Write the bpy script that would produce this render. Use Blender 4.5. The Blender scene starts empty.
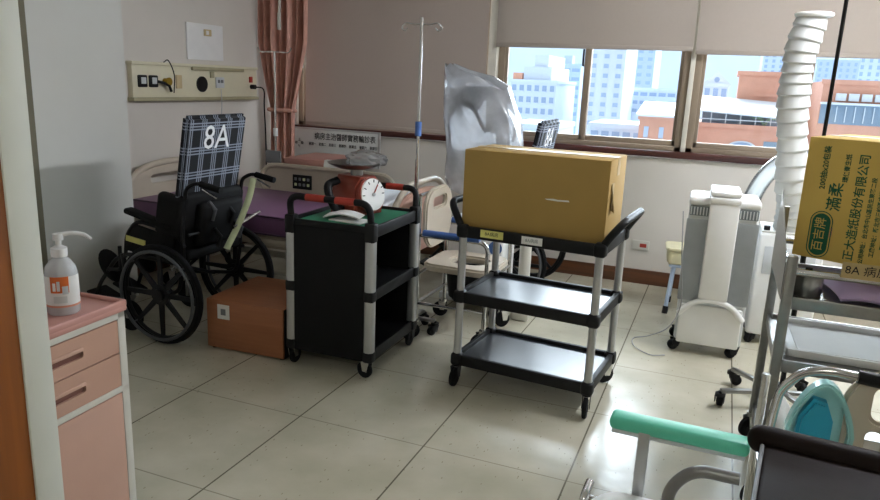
import bpy, bmesh, math, random
from mathutils import Vector, Matrix, Euler
random.seed(7)
C = bpy.context.scene
COL = C.collection
PI = math.pi

# ---------------------------------------------------------------- camera
EYE = Vector((0, 0, 1.5))
FPX = 703.0
def _basis():
    vl = Vector((-1840, -248, FPX)); vd = Vector((290, -157, FPX))
    X = -vl.normalized(); Y = vd.normalized()
    Y = (Y - X * X.dot(Y)).normalized()
    Z = X.cross(Y)
    if Z.y > 0: Z = -Z
    return X, Y, Z
_X, _Y, _Z = _basis()
def _w(v): return Vector((_X.dot(v), _Y.dot(v), _Z.dot(v)))
cam_d = bpy.data.cameras.new('camera'); cam = bpy.data.objects.new('camera', cam_d); COL.objects.link(cam)
cam_d.sensor_width = 36; cam_d.lens = FPX / 880 * 36; cam_d.clip_start = .05; cam_d.clip_end = 2000
_r, _u, _b = _w(Vector((1, 0, 0))), _w(Vector((0, -1, 0))), _w(Vector((0, 0, -1)))
M = Matrix.Identity(4)
for i in range(3): M[i][0], M[i][1], M[i][2] = _r[i], _u[i], _b[i]
M.translation = EYE
cam.matrix_world = M
C.camera = cam
def at(px, py, y):
    d = _w(Vector((px - 440, py - 250, FPX)))
    return EYE + d * (y / d.y)

# ---------------------------------------------------------------- world, light, exposure
C.view_settings.view_transform = 'Standard'; C.view_settings.look = 'None'
C.view_settings.gamma = 1; C.view_settings.use_curve_mapping = False
C.view_settings.exposure = 0.6
world = bpy.data.worlds.new('overcast_sky'); C.world = world; world.use_nodes = True
wn = world.node_tree; wn.nodes.clear()
wo = wn.nodes.new('ShaderNodeOutputWorld'); wb = wn.nodes.new('ShaderNodeBackground')
wt = wn.nodes.new('ShaderNodeTexCoord'); ws = wn.nodes.new('ShaderNodeSeparateXYZ'); wr = wn.nodes.new('ShaderNodeValToRGB')
wn.links.new(wt.outputs['Generated'], ws.inputs[0]); wn.links.new(ws.outputs['Z'], wr.inputs[0])
wr.color_ramp.elements[0].position = 0.0; wr.color_ramp.elements[0].color = (.88, .93, 1, 1)
wr.color_ramp.elements[1].position = 0.5; wr.color_ramp.elements[1].color = (.84, .91, 1, 1)
wn.links.new(wr.outputs[0], wb.inputs[0]); wb.inputs[1].default_value = 1.1
wn.links.new(wb.outputs[0], wo.inputs[0])

def area_light(name, loc, size, size_y, power, color, rot, portal=False):
    l = bpy.data.lights.new(name, 'AREA'); l.shape = 'RECTANGLE'; l.size = size; l.size_y = size_y
    l.energy = power; l.color = color
    o = bpy.data.objects.new(name, l); COL.objects.link(o); o.location = loc; o.rotation_euler = rot
    if portal: l.cycles.is_portal = True
    return o
# bright overcast light from the sky beyond the window wall, very soft
sun_d = bpy.data.lights.new('soft_sun', 'SUN'); sun_d.energy = 15; sun_d.angle = math.radians(70); sun_d.color = (.86, .93, 1)
sun = bpy.data.objects.new('soft_sun', sun_d); COL.objects.link(sun); sun.location = (3, 12, 8)
sun.rotation_euler = Vector((-.18, -.86, -.47)).to_track_quat('-Z', 'Y').to_euler()
# the window opening itself, as a portal for the daylight of the sky
area_light('window_daylight_portal', (.65, 5.72, 1.43), 4.9, .8, 1, (1, 1, 1), (-PI/2, 0, 0), True)

# ---------------------------------------------------------------- materials
def lin(c):
    if isinstance(c, str):
        c = tuple(int(c[i:i+2], 16) / 255 for i in (0, 2, 4))
    return tuple(x / 12.92 if x <= .04045 else ((x + .055) / 1.055) ** 2.4 for x in c)
MATS = {}
def mat(name, color, rough=.5, metal=0., var=.06, scale=12., bump=0., spec=.5, emit=None, trans=0., alpha=1.):
    if name in MATS: return MATS[name]
    m = bpy.data.materials.new(name); m.use_nodes = True; nt = m.node_tree
    p = nt.nodes['Principled BSDF']; c = lin(color)
    p.inputs['Roughness'].default_value = rough; p.inputs['Metallic'].default_value = metal
    p.inputs['Specular IOR Level'].default_value = spec
    if trans: p.inputs['Transmission Weight'].default_value = trans
    if alpha < 1: p.inputs['Alpha'].default_value = alpha
    tc = nt.nodes.new('ShaderNodeTexCoord'); nz = nt.nodes.new('ShaderNodeTexNoise')
    nz.inputs['Scale'].default_value = scale; nz.inputs['Detail'].default_value = 3
    nt.links.new(tc.outputs['Object'], nz.inputs['Vector'])
    rp = nt.nodes.new('ShaderNodeValToRGB')
    rp.color_ramp.elements[0].position = .3; rp.color_ramp.elements[1].position = .7
    rp.color_ramp.elements[0].color = (*[max(0, x * (1 - var)) for x in c], 1)
    rp.color_ramp.elements[1].color = (*[min(1, x * (1 + var)) for x in c], 1)
    nt.links.new(nz.outputs['Fac'], rp.inputs[0]); nt.links.new(rp.outputs[0], p.inputs['Base Color'])
    if bump:
        b = nt.nodes.new('ShaderNodeBump'); b.inputs['Strength'].default_value = bump; b.inputs['Distance'].default_value = .01
        nt.links.new(nz.outputs['Fac'], b.inputs['Height']); nt.links.new(b.outputs[0], p.inputs['Normal'])
    if emit:
        p.inputs['Emission Color'].default_value = (*c, 1); p.inputs['Emission Strength'].default_value = emit
    MATS[name] = m
    return m
def math_node(nt, op, a, b=None):
    n = nt.nodes.new('ShaderNodeMath'); n.operation = op
    for i, v in enumerate((a, b)):
        if v is None: continue
        if isinstance(v, (int, float)): n.inputs[i].default_value = v
        else: nt.links.new(v, n.inputs[i])
    return n.outputs[0]
def mix_col(nt, fac, a, b):
    n = nt.nodes.new('ShaderNodeMix'); n.data_type = 'RGBA'
    nt.links.new(fac, n.inputs[0])
    for k, v in ((6, a), (7, b)):
        if isinstance(v, tuple): n.inputs[k].default_value = (*v, 1)
        else: nt.links.new(v, n.inputs[k])
    return n.outputs[2]

def floor_material():
    m = bpy.data.materials.new('speckled_vinyl_tile'); m.use_nodes = True; nt = m.node_tree
    p = nt.nodes['Principled BSDF']
    geo = nt.nodes.new('ShaderNodeNewGeometry'); sx = nt.nodes.new('ShaderNodeSeparateXYZ')
    nt.links.new(geo.outputs['Position'], sx.inputs[0])
    def line(o, off, per, w):
        f = math_node(nt, 'FRACT', math_node(nt, 'DIVIDE', math_node(nt, 'ADD', o, off + 40 * per), per))
        d = math_node(nt, 'ABSOLUTE', math_node(nt, 'SUBTRACT', f, .5))
        return math_node(nt, 'GREATER_THAN', d, .5 - w / per / 2)
    gx = line(sx.outputs[0], .404, .607, .007); gy = line(sx.outputs[1], -2.49, .646, .0055)
    g = math_node(nt, 'MAXIMUM', gx, math_node(nt, 'MULTIPLY', gy, .62))
    mp = nt.nodes.new('ShaderNodeMapping'); mp.inputs['Scale'].default_value = (60, 22, 1); mp.inputs['Rotation'].default_value = (0, 0, .5)
    nt.links.new(geo.outputs['Position'], mp.inputs[0])
    vo = nt.nodes.new('ShaderNodeTexVoronoi'); vo.inputs['Scale'].default_value = 1.0; nt.links.new(mp.outputs[0], vo.inputs['Vector'])
    sp = math_node(nt, 'LESS_THAN', vo.outputs['Distance'], .14)
    sv = nt.nodes.new('ShaderNodeSeparateColor'); nt.links.new(vo.outputs['Color'], sv.inputs[0])
    sp = math_node(nt, 'MULTIPLY', sp, math_node(nt, 'GREATER_THAN', sv.outputs[0], .6))
    nz = nt.nodes.new('ShaderNodeTexNoise'); nz.inputs['Scale'].default_value = 3.5; nz.inputs['Detail'].default_value = 6
    nt.links.new(geo.outputs['Position'], nz.inputs['Vector'])
    rp = nt.nodes.new('ShaderNodeValToRGB'); rp.color_ramp.elements[0].position = .3; rp.color_ramp.elements[1].position = .72
    rp.color_ramp.elements[0].color = (*lin('b5b09b'), 1); rp.color_ramp.elements[1].color = (*lin('cac4b0'), 1)
    nt.links.new(nz.outputs['Fac'], rp.inputs[0])
    c = mix_col(nt, math_node(nt, 'MULTIPLY', sp, .55), rp.outputs[0], lin('6a5f48'))
    c = mix_col(nt, math_node(nt, 'MULTIPLY', g, .8), c, lin('4a4234'))
    nt.links.new(c, p.inputs['Base Color'])
    r = nt.nodes.new('ShaderNodeMapRange'); nt.links.new(nz.outputs['Fac'], r.inputs[0])
    r.inputs[3].default_value = .16; r.inputs[4].default_value = .30
    nt.links.new(r.outputs[0], p.inputs['Roughness'])
    p.inputs['Specular IOR Level'].default_value = .55
    n2 = nt.nodes.new('ShaderNodeTexNoise'); n2.inputs['Scale'].default_value = 9; nt.links.new(geo.outputs['Position'], n2.inputs['Vector'])
    b = nt.nodes.new('ShaderNodeBump'); b.inputs['Strength'].default_value = .08; b.inputs['Distance'].default_value = .02
    nt.links.new(n2.outputs['Fac'], b.inputs['Height']); nt.links.new(b.outputs[0], p.inputs['Normal'])
    return m
def plaid_material(name, base, mid, light):
    m = bpy.data.materials.new(name); m.use_nodes = True; nt = m.node_tree; p = nt.nodes['Principled BSDF']
    uv = nt.nodes.new('ShaderNodeUVMap'); s = nt.nodes.new('ShaderNodeSeparateXYZ'); nt.links.new(uv.outputs[0], s.inputs[0])
    def stripes(o, per, positions, w):
        f = math_node(nt, 'FRACT', math_node(nt, 'DIVIDE', o, per)); out = None
        for q in positions:
            d = math_node(nt, 'LESS_THAN', math_node(nt, 'ABSOLUTE', math_node(nt, 'SUBTRACT', f, q)), w)
            out = d if out is None else math_node(nt, 'MAXIMUM', out, d)
        return out
    bu = stripes(s.outputs[0], .105, (.25,), .23); bv = stripes(s.outputs[1], .135, (.3,), .2)
    lu = stripes(s.outputs[0], .105, (.1, .25, .4), .032); lv = stripes(s.outputs[1], .135, (.18, .3, .42), .026)
    blk = math_node(nt, 'MULTIPLY', math_node(nt, 'ADD', bu, bv), .5)
    c = mix_col(nt, blk, lin(base), lin(mid))
    c = mix_col(nt, math_node(nt, 'MULTIPLY', math_node(nt, 'MAXIMUM', lu, lv), .75), c, lin(light))
    nt.links.new(c, p.inputs['Base Color']); p.inputs['Roughness'].default_value = .85
    return m
def blind_material(name, col, tr):
    m = bpy.data.materials.new(name); m.use_nodes = True; nt = m.node_tree; nt.nodes.clear()
    o = nt.nodes.new('ShaderNodeOutputMaterial'); d = nt.nodes.new('ShaderNodeBsdfDiffuse'); t = nt.nodes.new('ShaderNodeBsdfTranslucent')
    mx = nt.nodes.new('ShaderNodeMixShader'); mx.inputs[0].default_value = tr
    w = nt.nodes.new('ShaderNodeTexNoise'); w.inputs['Scale'].default_value = 40; tc = nt.nodes.new('ShaderNodeTexCoord')
    nt.links.new(tc.outputs['Object'], w.inputs['Vector'])
    rp = nt.nodes.new('ShaderNodeValToRGB'); c = lin(col)
    rp.color_ramp.elements[0].color = (*[x * .96 for x in c], 1); rp.color_ramp.elements[1].color = (*c, 1)
    nt.links.new(w.outputs['Fac'], rp.inputs[0])
    nt.links.new(rp.outputs[0], d.inputs[0]); nt.links.new(rp.outputs[0], t.inputs[0])
    nt.links.new(d.outputs[0], mx.inputs[1]); nt.links.new(t.outputs[0], mx.inputs[2]); nt.links.new(mx.outputs[0], o.inputs[0])
    return m
def clear_material(name, tint, gloss, milky, rough=.05, milk='ffffff', noise=0):
    """clear film or glass: see-through with a gloss and, for plastic film, a milky share"""
    m = bpy.data.materials.new(name); m.use_nodes = True; nt = m.node_tree; nt.nodes.clear()
    o = nt.nodes.new('ShaderNodeOutputMaterial'); t = nt.nodes.new('ShaderNodeBsdfTransparent'); t.inputs[0].default_value = (*lin(tint), 1)
    g = nt.nodes.new('ShaderNodeBsdfGlossy'); g.inputs['Roughness'].default_value = rough
    fr = nt.nodes.new('ShaderNodeFresnel'); fr.inputs[0].default_value = 1.45
    mx = nt.nodes.new('ShaderNodeMixShader'); nt.links.new(math_node(nt, 'MULTIPLY', fr.outputs[0], gloss), mx.inputs[0])
    if milky:
        d = nt.nodes.new('ShaderNodeBsdfDiffuse'); d.inputs[0].default_value = (*lin(milk), 1)
        tl = nt.nodes.new('ShaderNodeBsdfTranslucent'); tl.inputs[0].default_value = (*lin(milk), 1)
        dm = nt.nodes.new('ShaderNodeMixShader'); dm.inputs[0].default_value = .75
        nt.links.new(d.outputs[0], dm.inputs[1]); nt.links.new(tl.outputs[0], dm.inputs[2])
        m2 = nt.nodes.new('ShaderNodeMixShader')
        if noise:
            nz = nt.nodes.new('ShaderNodeTexNoise'); nz.inputs['Scale'].default_value = noise; nz.inputs['Detail'].default_value = 4
            tc = nt.nodes.new('ShaderNodeTexCoord'); nt.links.new(tc.outputs['Object'], nz.inputs['Vector'])
            mr = nt.nodes.new('ShaderNodeMapRange'); nt.links.new(nz.outputs['Fac'], mr.inputs[0])
            mr.inputs[1].default_value = .35; mr.inputs[2].default_value = .65
            mr.inputs[3].default_value = max(0, milky - .25); mr.inputs[4].default_value = min(1, milky + .25)
            nt.links.new(mr.outputs[0], m2.inputs[0])
        else: m2.inputs[0].default_value = milky
        nt.links.new(t.outputs[0], m2.inputs[1]); nt.links.new(dm.outputs[0], m2.inputs[2])
        nt.links.new(m2.outputs[0], mx.inputs[1])
    else: nt.links.new(t.outputs[0], mx.inputs[1])
    nt.links.new(g.outputs[0], mx.inputs[2]); nt.links.new(mx.outputs[0], o.inputs[0])
    return m
def wood_material(name, a, b, rough=.4, axis=2):
    m = bpy.data.materials.new(name); m.use_nodes = True; nt = m.node_tree; p = nt.nodes['Principled BSDF']
    tc = nt.nodes.new('ShaderNodeTexCoord'); mp = nt.nodes.new('ShaderNodeMapping')
    sc = [30, 30, 30]; sc[axis] = 1.5; mp.inputs['Scale'].default_value = sc
    nz = nt.nodes.new('ShaderNodeTexNoise'); nz.inputs['Scale'].default_value = 1.5; nz.inputs['Detail'].default_value = 6
    rp = nt.nodes.new('ShaderNodeValToRGB'); rp.color_ramp.elements[0].color = (*lin(a), 1); rp.color_ramp.elements[1].color = (*lin(b), 1)
    rp.color_ramp.elements[0].position = .3; rp.color_ramp.elements[1].position = .7
    nt.links.new(tc.outputs['Object'], mp.inputs[0]); nt.links.new(mp.outputs[0], nz.inputs['Vector'])
    nt.links.new(nz.outputs['Fac'], rp.inputs[0]); nt.links.new(rp.outputs[0], p.inputs['Base Color'])
    p.inputs['Roughness'].default_value = rough
    return m

FLOOR = floor_material()
WALL = mat('cream_wall_paint', 'd9d3ca', .7, var=.025, scale=3, bump=.02)
WHITEWALL = mat('white_partition_paint', 'd6d6cf', .6, var=.02, scale=3)
CEIL = mat('ceiling_white', 'd8d8d4', .8)
BASEB = wood_material('brown_baseboard_wood', '4a2c1a', '6a4026', .35, 0)
SILL = wood_material('dark_red_sill_wood', '3a1a16', '54261f', .3, 0)
ALU = mat('bronze_window_aluminium', '9a8a78', .45, .35, .03)
WFRAME = mat('cream_window_trim', 'dcd6c8', .5)
GLASS = clear_material('window_glass', 'f4f8fa', .6, 0, .01)
BLIND = blind_material('beige_roller_blind', 'b9aea3', .17)
BLIND_D = blind_material('lined_roller_blind', 'bdb0a6', .15)
WOODDOOR = wood_material('orange_brown_wood', '7c4410', '945216', .45, 2)
JAMBW = mat('jamb_white_paint', 'd4d6cd', .5, var=.02)
OLIVE = mat('olive_grey_strip', '75705c', .7)
BLACKP = mat('black_plastic', '0f0f11', .5, var=.1, scale=30, spec=.3)
BLACKM = mat('black_matte', '0c0c0d', .75, spec=.25)
BLACKR = mat('black_rubber', '101012', .8, spec=.25)
TRAY = mat('charcoal_tray_plastic', '1a1d24', .30, var=.05, spec=1.0)
CHROME = mat('chrome', 'd8d8d8', .16, 1., .02)
STEEL = mat('brushed_stainless', '9a9a98', .28, 1., .05, 40)
SILVER = mat('silver_aluminium_post', 'c3c4c4', .38, .75, .03)
GREYTUBE = mat('grey_enamel_tube', '8b8b8b', .35, .4, .03)
CARD = mat('kraft_cardboard', 'ad8d4e', .8, var=.05, scale=4)
CARD2 = mat('golden_cardboard', 'd6b45c', .75, var=.05, scale=5)
CARDIN = mat('cardboard_edge', 'b8a070', .85)
TAPE = mat('packing_tape', 'b59a62', .35)
WHITE = mat('white_plastic', 'eeeeec', .4, var=.02)
WHITE2 = mat('offwhite_enamel', 'd2d0c6', .45, var=.03)
PAPER = mat('white_paper', 'ededea', .8, var=.02)
PINK = mat('salmon_pink_laminate', 'c69f8d', .45, var=.04, scale=5)
PINK2 = mat('pink_laminate_drawer', 'c29a86', .5, var=.04, scale=5)
PINKTOP = mat('pink_moulded_top', 'c79287', .4, var=.04, scale=5)
PINKD = mat('recess_brown', '7a5044', .6)
BEIGE = mat('beige_moulded_plastic', 'c3b8a6', .45, var=.03)
CREAM = mat('cream_headwall', 'dfd9bd', .5, var=.03)
OLIVED = mat('headwall_rail_olive', 'aaa484', .5)
CURT = mat('salmon_curtain_cloth', 'cb9a8a', .85, var=.12, scale=9)
PURPLE = mat('purple_vinyl', '7a5578', .42, var=.06, scale=6)
PURPLED = mat('dark_purple_vinyl', '4a3049', .5)
GREEN = mat('green_cutting_mat', '1f7a5a', .6)
RED = mat('red_grip', 'a8372a', .45)
SCALER = mat('scale_red_enamel', '8c3d2c', .35)
ORANGEBOX = wood_material('terracotta_laminate', '9a6140', 'a86c48', .45, 0)
LIME = mat('pale_lime_band', 'd9e2b8', .7)
YELLOW = mat('yellow_label', 'd6d27a', .7)
BLUE = mat('blue_armrest', '3d5f9e', .5)
BLUEC = mat('blue_collar', '4a6fb0', .5)
MINT = mat('mint_green_armrest', '5fd0b0', .38, var=.03)
BROWNV = mat('dark_brown_vinyl', '1c1310', .6, var=.12, scale=20, bump=.08, spec=.1)
TEAL = mat('teal_plastic', '2ba3c4', .3, var=.04)
TEALCL = mat('aqua_clear_plastic', 'b6f0f0', .25, var=.03, trans=.25)
LAV = mat('lavender_cloth', 'c3aed6', .8)
GREYP = mat('light_grey_plastic', 'cdd1d3', .45, var=.03)
GRILLE = mat('grey_grille', 'a9aeb1', .6)
VENT = mat('vent_grey', '6c7376', .7)
DUCT = mat('white_duct_cloth', 'd2d4d2', .6, var=.04)
FILM = clear_material('clear_plastic_film', 'f2f4f6', 1.2, .66, .2, 'fafbff', 4)
CLEARP = clear_material('clear_plastic_tube', 'eef4f6', 1.6, .25, .12)
BOTTLE = mat('translucent_bottle', 'dfe2e4', .25, trans=.25)
ORANGE = mat('orange_label', 'e0712e', .6)
SIGNG = mat('pale_grey_board', 'd6d9d6', .55, var=.02)
INK = mat('black_ink', '161616', .8)
GREENINK = mat('dark_green_ink', '1d5a38', .7)
OVAL = mat('green_oval_print', '0f5a3c', .7)
WHITEINK = mat('white_ink', 'e6e8ea', .7)
PLAID = plaid_material('navy_plaid_cloth', '08090e', '161c2e', '9aa2b0')
GLOW = mat('corridor_fill_tube', 'fdfff4', .5, emit=20.0)  # glow of the corridor lamp added as fill
DARKGREY = mat('dark_grey_plastic', '4b4d50', .5)
MIDGREY = mat('mid_grey_plastic', '7d8084', .5)

# ---------------------------------------------------------------- mesh helpers
class MB:
    def __init__(s): s.bm = bmesh.new(); s.uv = None
    def _merge(s, t, mi=0, mtx=None):
        if mtx is not None: bmesh.ops.transform(t, matrix=mtx, verts=t.verts)
        for f in t.faces: f.material_index = mi
        me = bpy.data.meshes.new('tmp'); t.to_mesh(me); t.free()
        s.bm.from_mesh(me); bpy.data.meshes.remove(me); return s
    def box(s, c, d, bev=0., seg=2, rot=None, mi=0):
        t = bmesh.new(); bmesh.ops.create_cube(t, size=1)
        bmesh.ops.scale(t, vec=d, verts=t.verts)
        if bev: bmesh.ops.bevel(t, geom=t.edges[:], offset=min(bev, min(d) * .49), segments=seg, affect='EDGES', profile=.5)
        m = Matrix.Translation(c)
        if rot: m = m @ Euler(rot).to_matrix().to_4x4()
        return s._merge(t, mi, m)
    def bb(s, lo, hi, bev=0., seg=2, mi=0):
        lo, hi = Vector(lo), Vector(hi)
        return s.box((lo + hi) / 2, hi - lo, bev, seg, None, mi)
    def cyl(s, a, b, r, r2=None, n=20, bev=0., mi=0):
        a, b = Vector(a), Vector(b); h = (b - a).length
        t = bmesh.new(); bmesh.ops.create_cone(t, cap_ends=True, segments=n, radius1=r, radius2=r if r2 is None else r2, depth=h)
        if bev: bmesh.ops.bevel(t, geom=[e for e in t.edges if abs(e.verts[0].co.z - e.verts[1].co.z) < 1e-6], offset=bev, segments=2, affect='EDGES')
        q = Vector((0, 0, 1)).rotation_difference((b - a).normalized()).to_matrix().to_4x4()
        return s._merge(t, mi, Matrix.Translation((a + b) / 2) @ q)
    def tube(s, pts, r, n=10, closed=False, fil=0., mi=0, sx=1.):
        pts = [Vector(p) for p in pts]
        if fil: pts = fillet(pts, fil, closed)
        t = bmesh.new(); rings = []; N = len(pts); up = None
        for i, p in enumerate(pts):
            if closed: d = pts[(i + 1) % N] - pts[i - 1]
            else: d = pts[min(i + 1, N - 1)] - pts[max(i - 1, 0)]
            d.normalize()
            if up is None:
                up = Vector((0, 0, 1)) if abs(d.z) < .9 else Vector((0, 1, 0))
            up = (up - d * up.dot(d)).normalized(); sd = d.cross(up)
            rr = r(i / max(1, N - 1)) if callable(r) else r
            rings.append([t.verts.new(p + (up * math.cos(a) * sx + sd * math.sin(a)) * rr) for a in [2 * PI * k / n for k in range(n)]])
        for i in range(N if closed else N - 1):
            A, B = rings[i], rings[(i + 1) % N]
            for k in range(n): t.faces.new((A[k], A[(k + 1) % n], B[(k + 1) % n], B[k]))
        if not closed:
            t.faces.new(rings[0][::-1]); t.faces.new(rings[-1])
        bmesh.ops.recalc_face_normals(t, faces=t.faces)
        return s._merge(t, mi)
    def lathe(s, prof, c=(0, 0, 0), axis='Z', n=32, mi=0, sc=(1, 1, 1), rot=None):
        t = bmesh.new(); rings = []
        for r, z in prof:
            rings.append([t.verts.new((r * math.cos(2 * PI * k / n) * sc[0], r * math.sin(2 * PI * k / n) * sc[1], z)) for k in range(n)] if r > 1e-6 else [t.verts.new((0, 0, z))])
        for A, B in zip(rings, rings[1:]):
            for k in range(n):
                f = [A[k % len(A)], A[(k + 1) % len(A)], B[(k + 1) % len(B)], B[k % len(B)]]
                u = []
                for v in f:
                    if v not in u: u.append(v)
                if len(u) > 2: t.faces.new(u)
        bmesh.ops.remove_doubles(t, verts=t.verts, dist=1e-6)
        bmesh.ops.recalc_face_normals(t, faces=t.faces)
        q = Matrix.Identity(4)
        if axis == 'X': q = Euler((0, PI / 2, 0)).to_matrix().to_4x4()
        if axis == 'Y': q = Euler((-PI / 2, 0, 0)).to_matrix().to_4x4()
        if rot: q = Euler(rot).to_matrix().to_4x4()
        return s._merge(t, mi, Matrix.Translation(c) @ q)
    def torus(s, c, R, r, axis='Y', n=40, m=10, mi=0):
        pts = []
        for k in range(n):
            a = 2 * PI * k / n; u, v = R * math.cos(a), R * math.sin(a)
            pts.append(Vector(c) + Vector({'Y': (u, 0, v), 'X': (0, u, v), 'Z': (u, v, 0)}[axis]))
        return s.tube(pts, r, m, True, mi=mi)
    def prism(s, poly, d, org=(0, 0, 0), ex=(1, 0, 0), ey=(0, 0, 1), holes=(), bev=0., mi=0):
        """polygon in the plane (ex, ey) at org, extruded by d along ex x ey; holes as polygons"""
        ex, ey = Vector(ex).normalized(), Vector(ey).normalized(); nz = ex.cross(ey)
        t = bmesh.new(); es = []
        for loop in [poly] + list(holes):
            vs = [t.verts.new(Vector(org) + ex * x + ey * y) for x, y in loop]
            es += [t.edges.new((vs[i], vs[(i + 1) % len(vs)])) for i in range(len(vs))]
        if holes:
            bmesh.ops.triangle_fill(t, use_beauty=True, use_dissolve=False, edges=es)
        else: t.faces.new(t.verts[:])
        bmesh.ops.recalc_face_normals(t, faces=t.faces)
        rim = [e for e in t.edges if e.is_boundary]
        r = bmesh.ops.extrude_face_region(t, geom=t.faces[:])
        vs = [g for g in r['geom'] if isinstance(g, bmesh.types.BMVert)]
        bmesh.ops.translate(t, verts=vs, vec=nz * d)
        bmesh.ops.recalc_face_normals(t, faces=t.faces)
        if bev:
            ed = [e for e in t.edges if len(e.link_faces) == 2 and e.calc_face_angle(0) > .9 and
                  abs((e.verts[0].co - e.verts[1].co).normalized().dot(nz)) < .3]
            bmesh.ops.bevel(t, geom=ed, offset=bev, segments=2, affect='EDGES')
        return s._merge(t, mi)
    def ell(s, c, r, n=20, rot=None, mi=0):
        t = bmesh.new(); bmesh.ops.create_uvsphere(t, u_segments=n, v_segments=max(8, n // 2), radius=1)
        m = Matrix.Translation(c)
        if rot: m = m @ Euler(rot).to_matrix().to_4x4()
        return s._merge(t, mi, m @ Matrix.Diagonal((*r, 1)))
    def grid(s, fn, nu, nv, thick=0., mi=0):
        """surface fn(u, v) over the unit square, thickened along its normal"""
        t = bmesh.new(); vs = [[t.verts.new(fn(i / nu, j / nv)) for j in range(nv + 1)] for i in range(nu + 1)]
        for i in range(nu):
            for j in range(nv): t.faces.new((vs[i][j], vs[i + 1][j], vs[i + 1][j + 1], vs[i][j + 1]))
        bmesh.ops.recalc_face_normals(t, faces=t.faces)
        if thick: bmesh.ops.solidify(t, geom=t.faces[:], thickness=thick)
        return s._merge(t, mi)
    def build(s, name, mats, parent=None, loc=None, rot=None, angle=40):
        me = bpy.data.meshes.new(name); s.bm.to_mesh(me); s.bm.free()
        for m in (mats if isinstance(mats, (list, tuple)) else [mats]): me.materials.append(m)
        for p in me.polygons: p.use_smooth = True
        me.set_sharp_from_angle(angle=math.radians(angle))
        o = bpy.data.objects.new(name, me); COL.objects.link(o)
        if parent is not None: o.parent = parent
        if loc is not None: o.location = loc
        if rot is not None: o.rotation_euler = rot
        return o
def fillet(pts, r, closed=False, k=6):
    out = []; N = len(pts)
    for i, p in enumerate(pts):
        if not closed and i in (0, N - 1): out.append(p); continue
        a, b = pts[i - 1], pts[(i + 1) % N]
        da, db = a - p, b - p
        q = min(r, da.length * .48, db.length * .48)
        A, B = p + da.normalized() * q, p + db.normalized() * q
        for j in range(k + 1):
            t = j / k; out.append(A * (1 - t) ** 2 + p * 2 * t * (1 - t) + B * t * t)
    return out
def smooth(pts, k=8):
    """Catmull-Rom curve through the points"""
    P = [Vector(p) for p in pts]; P = [P[0] * 2 - P[1]] + P + [P[-1] * 2 - P[-2]]; out = []
    for i in range(1, len(P) - 2):
        for j in range(k):
            t = j / k; a, b, c, d = P[i - 1:i + 3]
            out.append(.5 * ((2 * b) + (c - a) * t + (2 * a - 5 * b + 4 * c - d) * t * t + (3 * b - a - 3 * c + d) * t ** 3))
    out.append(P[-2]); return out
def rrect(w, h, r, k=5, cx=0, cy=0):
    out = []
    for sx, sy, a0 in ((1, 1, 0), (-1, 1, PI / 2), (-1, -1, PI), (1, -1, 3 * PI / 2)):
        for j in range(k + 1):
            a = a0 + PI / 2 * j / k
            out.append((cx + sx * (w / 2 - r) + r * math.cos(a), cy + sy * (h / 2 - r) + r * math.sin(a)))
    return out
def tag(o, label=None, cat=None, group=None, kind=None):
    if label: o['label'] = label
    if cat: o['category'] = cat
    if group: o['group'] = group
    if kind: o['kind'] = kind
    return o
def thing(name, label, cat, loc=(0, 0, 0), rz=0., group=None):
    o = bpy.data.objects.new(name, None); COL.objects.link(o); o.empty_display_size = .1
    o.location = loc; o.rotation_euler = (0, 0, rz)
    return tag(o, label, cat, group)
def struct(name, mb, m, parent=None):
    o = mb.build(name, m, parent)
    if parent is None: o['kind'] = 'structure'
    return o
def copy_tree(o, parent=None):
    c = o.copy(); COL.objects.link(c)
    if parent is not None: c.parent = parent; c.matrix_parent_inverse = o.matrix_parent_inverse.copy()
    for ch in list(o.children): copy_tree(ch, c)
    return c
def lettering(name, body, size, m, parent, org, ex, ey, ali='CENTER', squeeze=1., space=1., bold=0.):
    """flat printed characters in the plane (ex, ey)"""
    cu = bpy.data.curves.new(name, 'FONT'); cu.body = body; cu.size = size; cu.align_x = ali; cu.align_y = 'CENTER'
    cu.extrude = .0004; cu.offset = bold; cu.space_character = space; cu.resolution_u = 2
    cu.materials.append(m)
    o = bpy.data.objects.new(name, cu); COL.objects.link(o)
    ex = Vector(ex).normalized(); ey = Vector(ey).normalized(); n = ex.cross(ey)
    mt = Matrix.Identity(4)
    for i in range(3): mt[i][0], mt[i][1], mt[i][2] = ex[i] * squeeze, ey[i], n[i]
    mt.translation = Vector(org)
    bpy.context.view_layer.update()
    me = bpy.data.meshes.new_from_object(o.evaluated_get(bpy.context.evaluated_depsgraph_get())); me.name = name
    bpy.data.objects.remove(o); bpy.data.curves.remove(cu)
    o = bpy.data.objects.new(name, me); COL.objects.link(o)
    if parent is not None: o.parent = parent
    o.matrix_local = mt
    return o
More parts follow.
